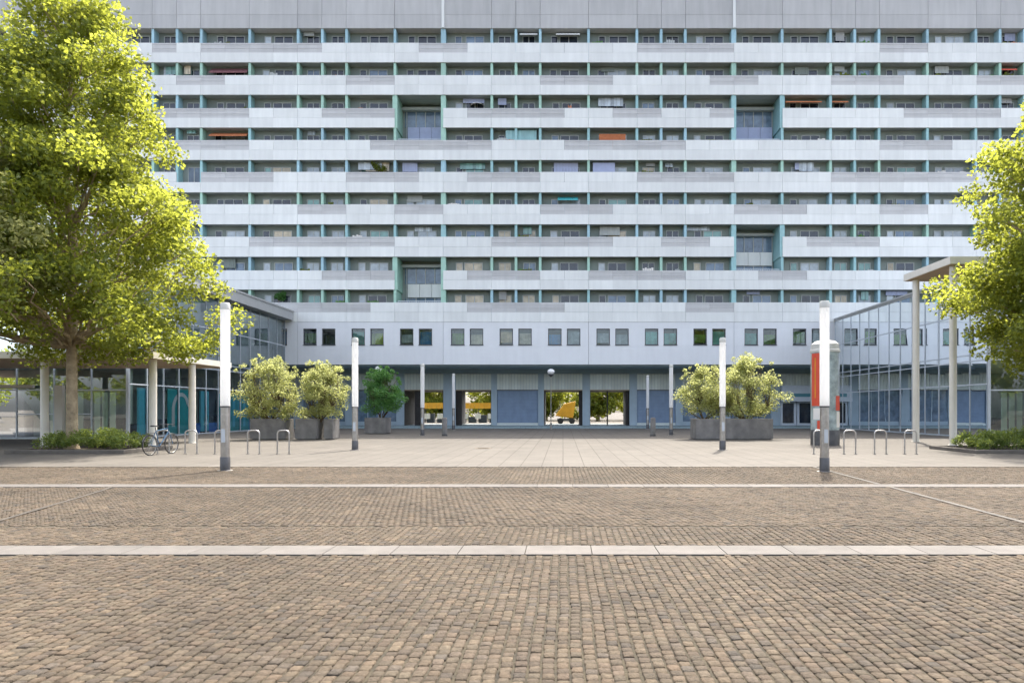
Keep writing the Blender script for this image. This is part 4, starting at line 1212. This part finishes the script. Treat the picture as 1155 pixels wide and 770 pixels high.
for k in range(520):
    x = rng.uniform(-95, 95); z = rng.uniform(.2, 1) ** .8 * (12.5 + 3 * math.sin(x * .3))
    cs.append((x, -34 + rng.uniform(-3, 3), z)); rs.append(rng.uniform(1.2, 2.2))
V, Fc = leaf_cloud(cs, rs, [90] * len(cs), .55)
o = np_mesh('tree_line', V, Fc, M['leaf_far']); o['kind'] = 'stuff'
t = thing('yellow_awning', 'long yellow awning stand with dark counter seen through the left passages', 'market stand', (PX(510, 84), 84, 0))
w = PX(556, 84) - PX(450, 84)
b = MB(); n = 20
for k in range(n):
    x0 = -w / 2 + w * k / n
    b.box(x0, x0 + w / n - .03, -.8 + .03 * (k % 2), -.75 + .03 * (k % 2), 1.75, 2.45)
b.box(-w / 2, w / 2, -.74, 1.0, 2.40, 2.45)
b.build('awning', M['yellow'], t)
for k in range(6):
    b = MB(); b.tube([(-w / 2 + .3 + (w - .6) * k / 5, 0, 0), (-w / 2 + .3 + (w - .6) * k / 5, 0, 2.4)], .05, 8); b.build('post', M['steel_dark'], t)
b = MB()
for k in range(9):
    x0 = -w / 2 + w * k / 9
    b.box(x0 + .1, x0 + w / 9 - .25, -.2, .5, .0, .75 + .2 * (k % 3))
b.build('counter', M['dark_int'], t)
b = MB()
for k in range(7): b.box(-w / 2 + .9 + k * 1.55, -w / 2 + 1.6 + k * 1.55, -.4, -.22, .5, 1.15)
b.build('tray', M['paper'], t)
t = thing('yellow_tipper', 'small yellow tipper with slanted skip seen through the middle passage', 'dumper', (PX(638, 78), 78, 0))
b = MB(); b.add([(-1.0, -.5, .75), (.7, -.5, .55), (.95, -.5, 2.15), (-.15, -.5, 1.9), (-1.0, .5, .75), (.7, .5, .55), (.95, .5, 2.15), (-.15, .5, 1.9)],
    [(0, 1, 2, 3), (7, 6, 5, 4), (0, 4, 5, 1), (1, 5, 6, 2), (2, 6, 7, 3), (3, 7, 4, 0)]); b.build('skip', M['yellow'], t, bevel=.05)
for x in (-.5, .6):
    for y in (-.4, .4):
        b = MB(); b.tube([(x, y - .09, .28), (x, y + .09, .28)], .28, 16); b.build('wheel', M['black'], t)
b = MB(); b.box(-.8, .8, -.3, .3, .3, .5); b.build('chassis', M['steel_dark'], t); t.scale = (1.2, 1.2, 1.2)
b = MB(); b.box(-60, 60, 60.92 + 6.7, 92, -.02, .02); struct(b.build('courtyard_paving', M['slab']))

# ------------------------------------------------------------------ light
SUN_AZ, SUN_EL = 19.6, 60.0     # azimuth clockwise from the view axis
sd = Vector((math.sin(R(SUN_AZ)) * math.cos(R(SUN_EL)), math.cos(R(SUN_AZ)) * math.cos(R(SUN_EL)), math.sin(R(SUN_EL))))
sl = bpy.data.lights.new('sun', 'SUN'); sl.energy = 2.0; sl.angle = R(.53); sl.color = (1.0, .93, .82)
so = bpy.data.objects.new('sun', sl); COL.objects.link(so)
so.rotation_euler = (-sd).to_track_quat('-Z', 'Y').to_euler(); so.location = (30, 80, 90)
w = bpy.data.worlds.new('World'); scene.world = w; w.use_nodes = True
nt = w.node_tree; bg = nt.nodes['Background']
sky = nt.nodes.new('ShaderNodeTexSky'); sky.sky_type = 'NISHITA'; sky.sun_disc = False
sky.sun_elevation = R(SUN_EL); sky.sun_rotation = R(SUN_AZ); sky.air_density = 0.8; sky.dust_density = 4.5; sky.ozone_density = 0.6
hs = nt.nodes.new('ShaderNodeHueSaturation'); hs.inputs['Saturation'].default_value = .55
nt.links.new(sky.outputs['Color'], hs.inputs['Color']); nt.links.new(hs.outputs['Color'], bg.inputs['Color']); bg.inputs['Strength'].default_value = .15

scene.render.engine = 'CYCLES'
cy = scene.cycles
cy.use_denoising = True
try: cy.denoiser = 'OPENIMAGEDENOISE'
except Exception: pass
cy.max_bounces = 8; cy.transparent_max_bounces = 12; cy.diffuse_bounces = 4; cy.glossy_bounces = 4; cy.transmission_bounces = 4
cy.sample_clamp_indirect = 6.0; cy.caustics_reflective = False; cy.caustics_refractive = False
vs = scene.view_settings
vs.view_transform = 'Standard'; vs.look = 'None'; vs.gamma = 1.0; vs.exposure = 2.22
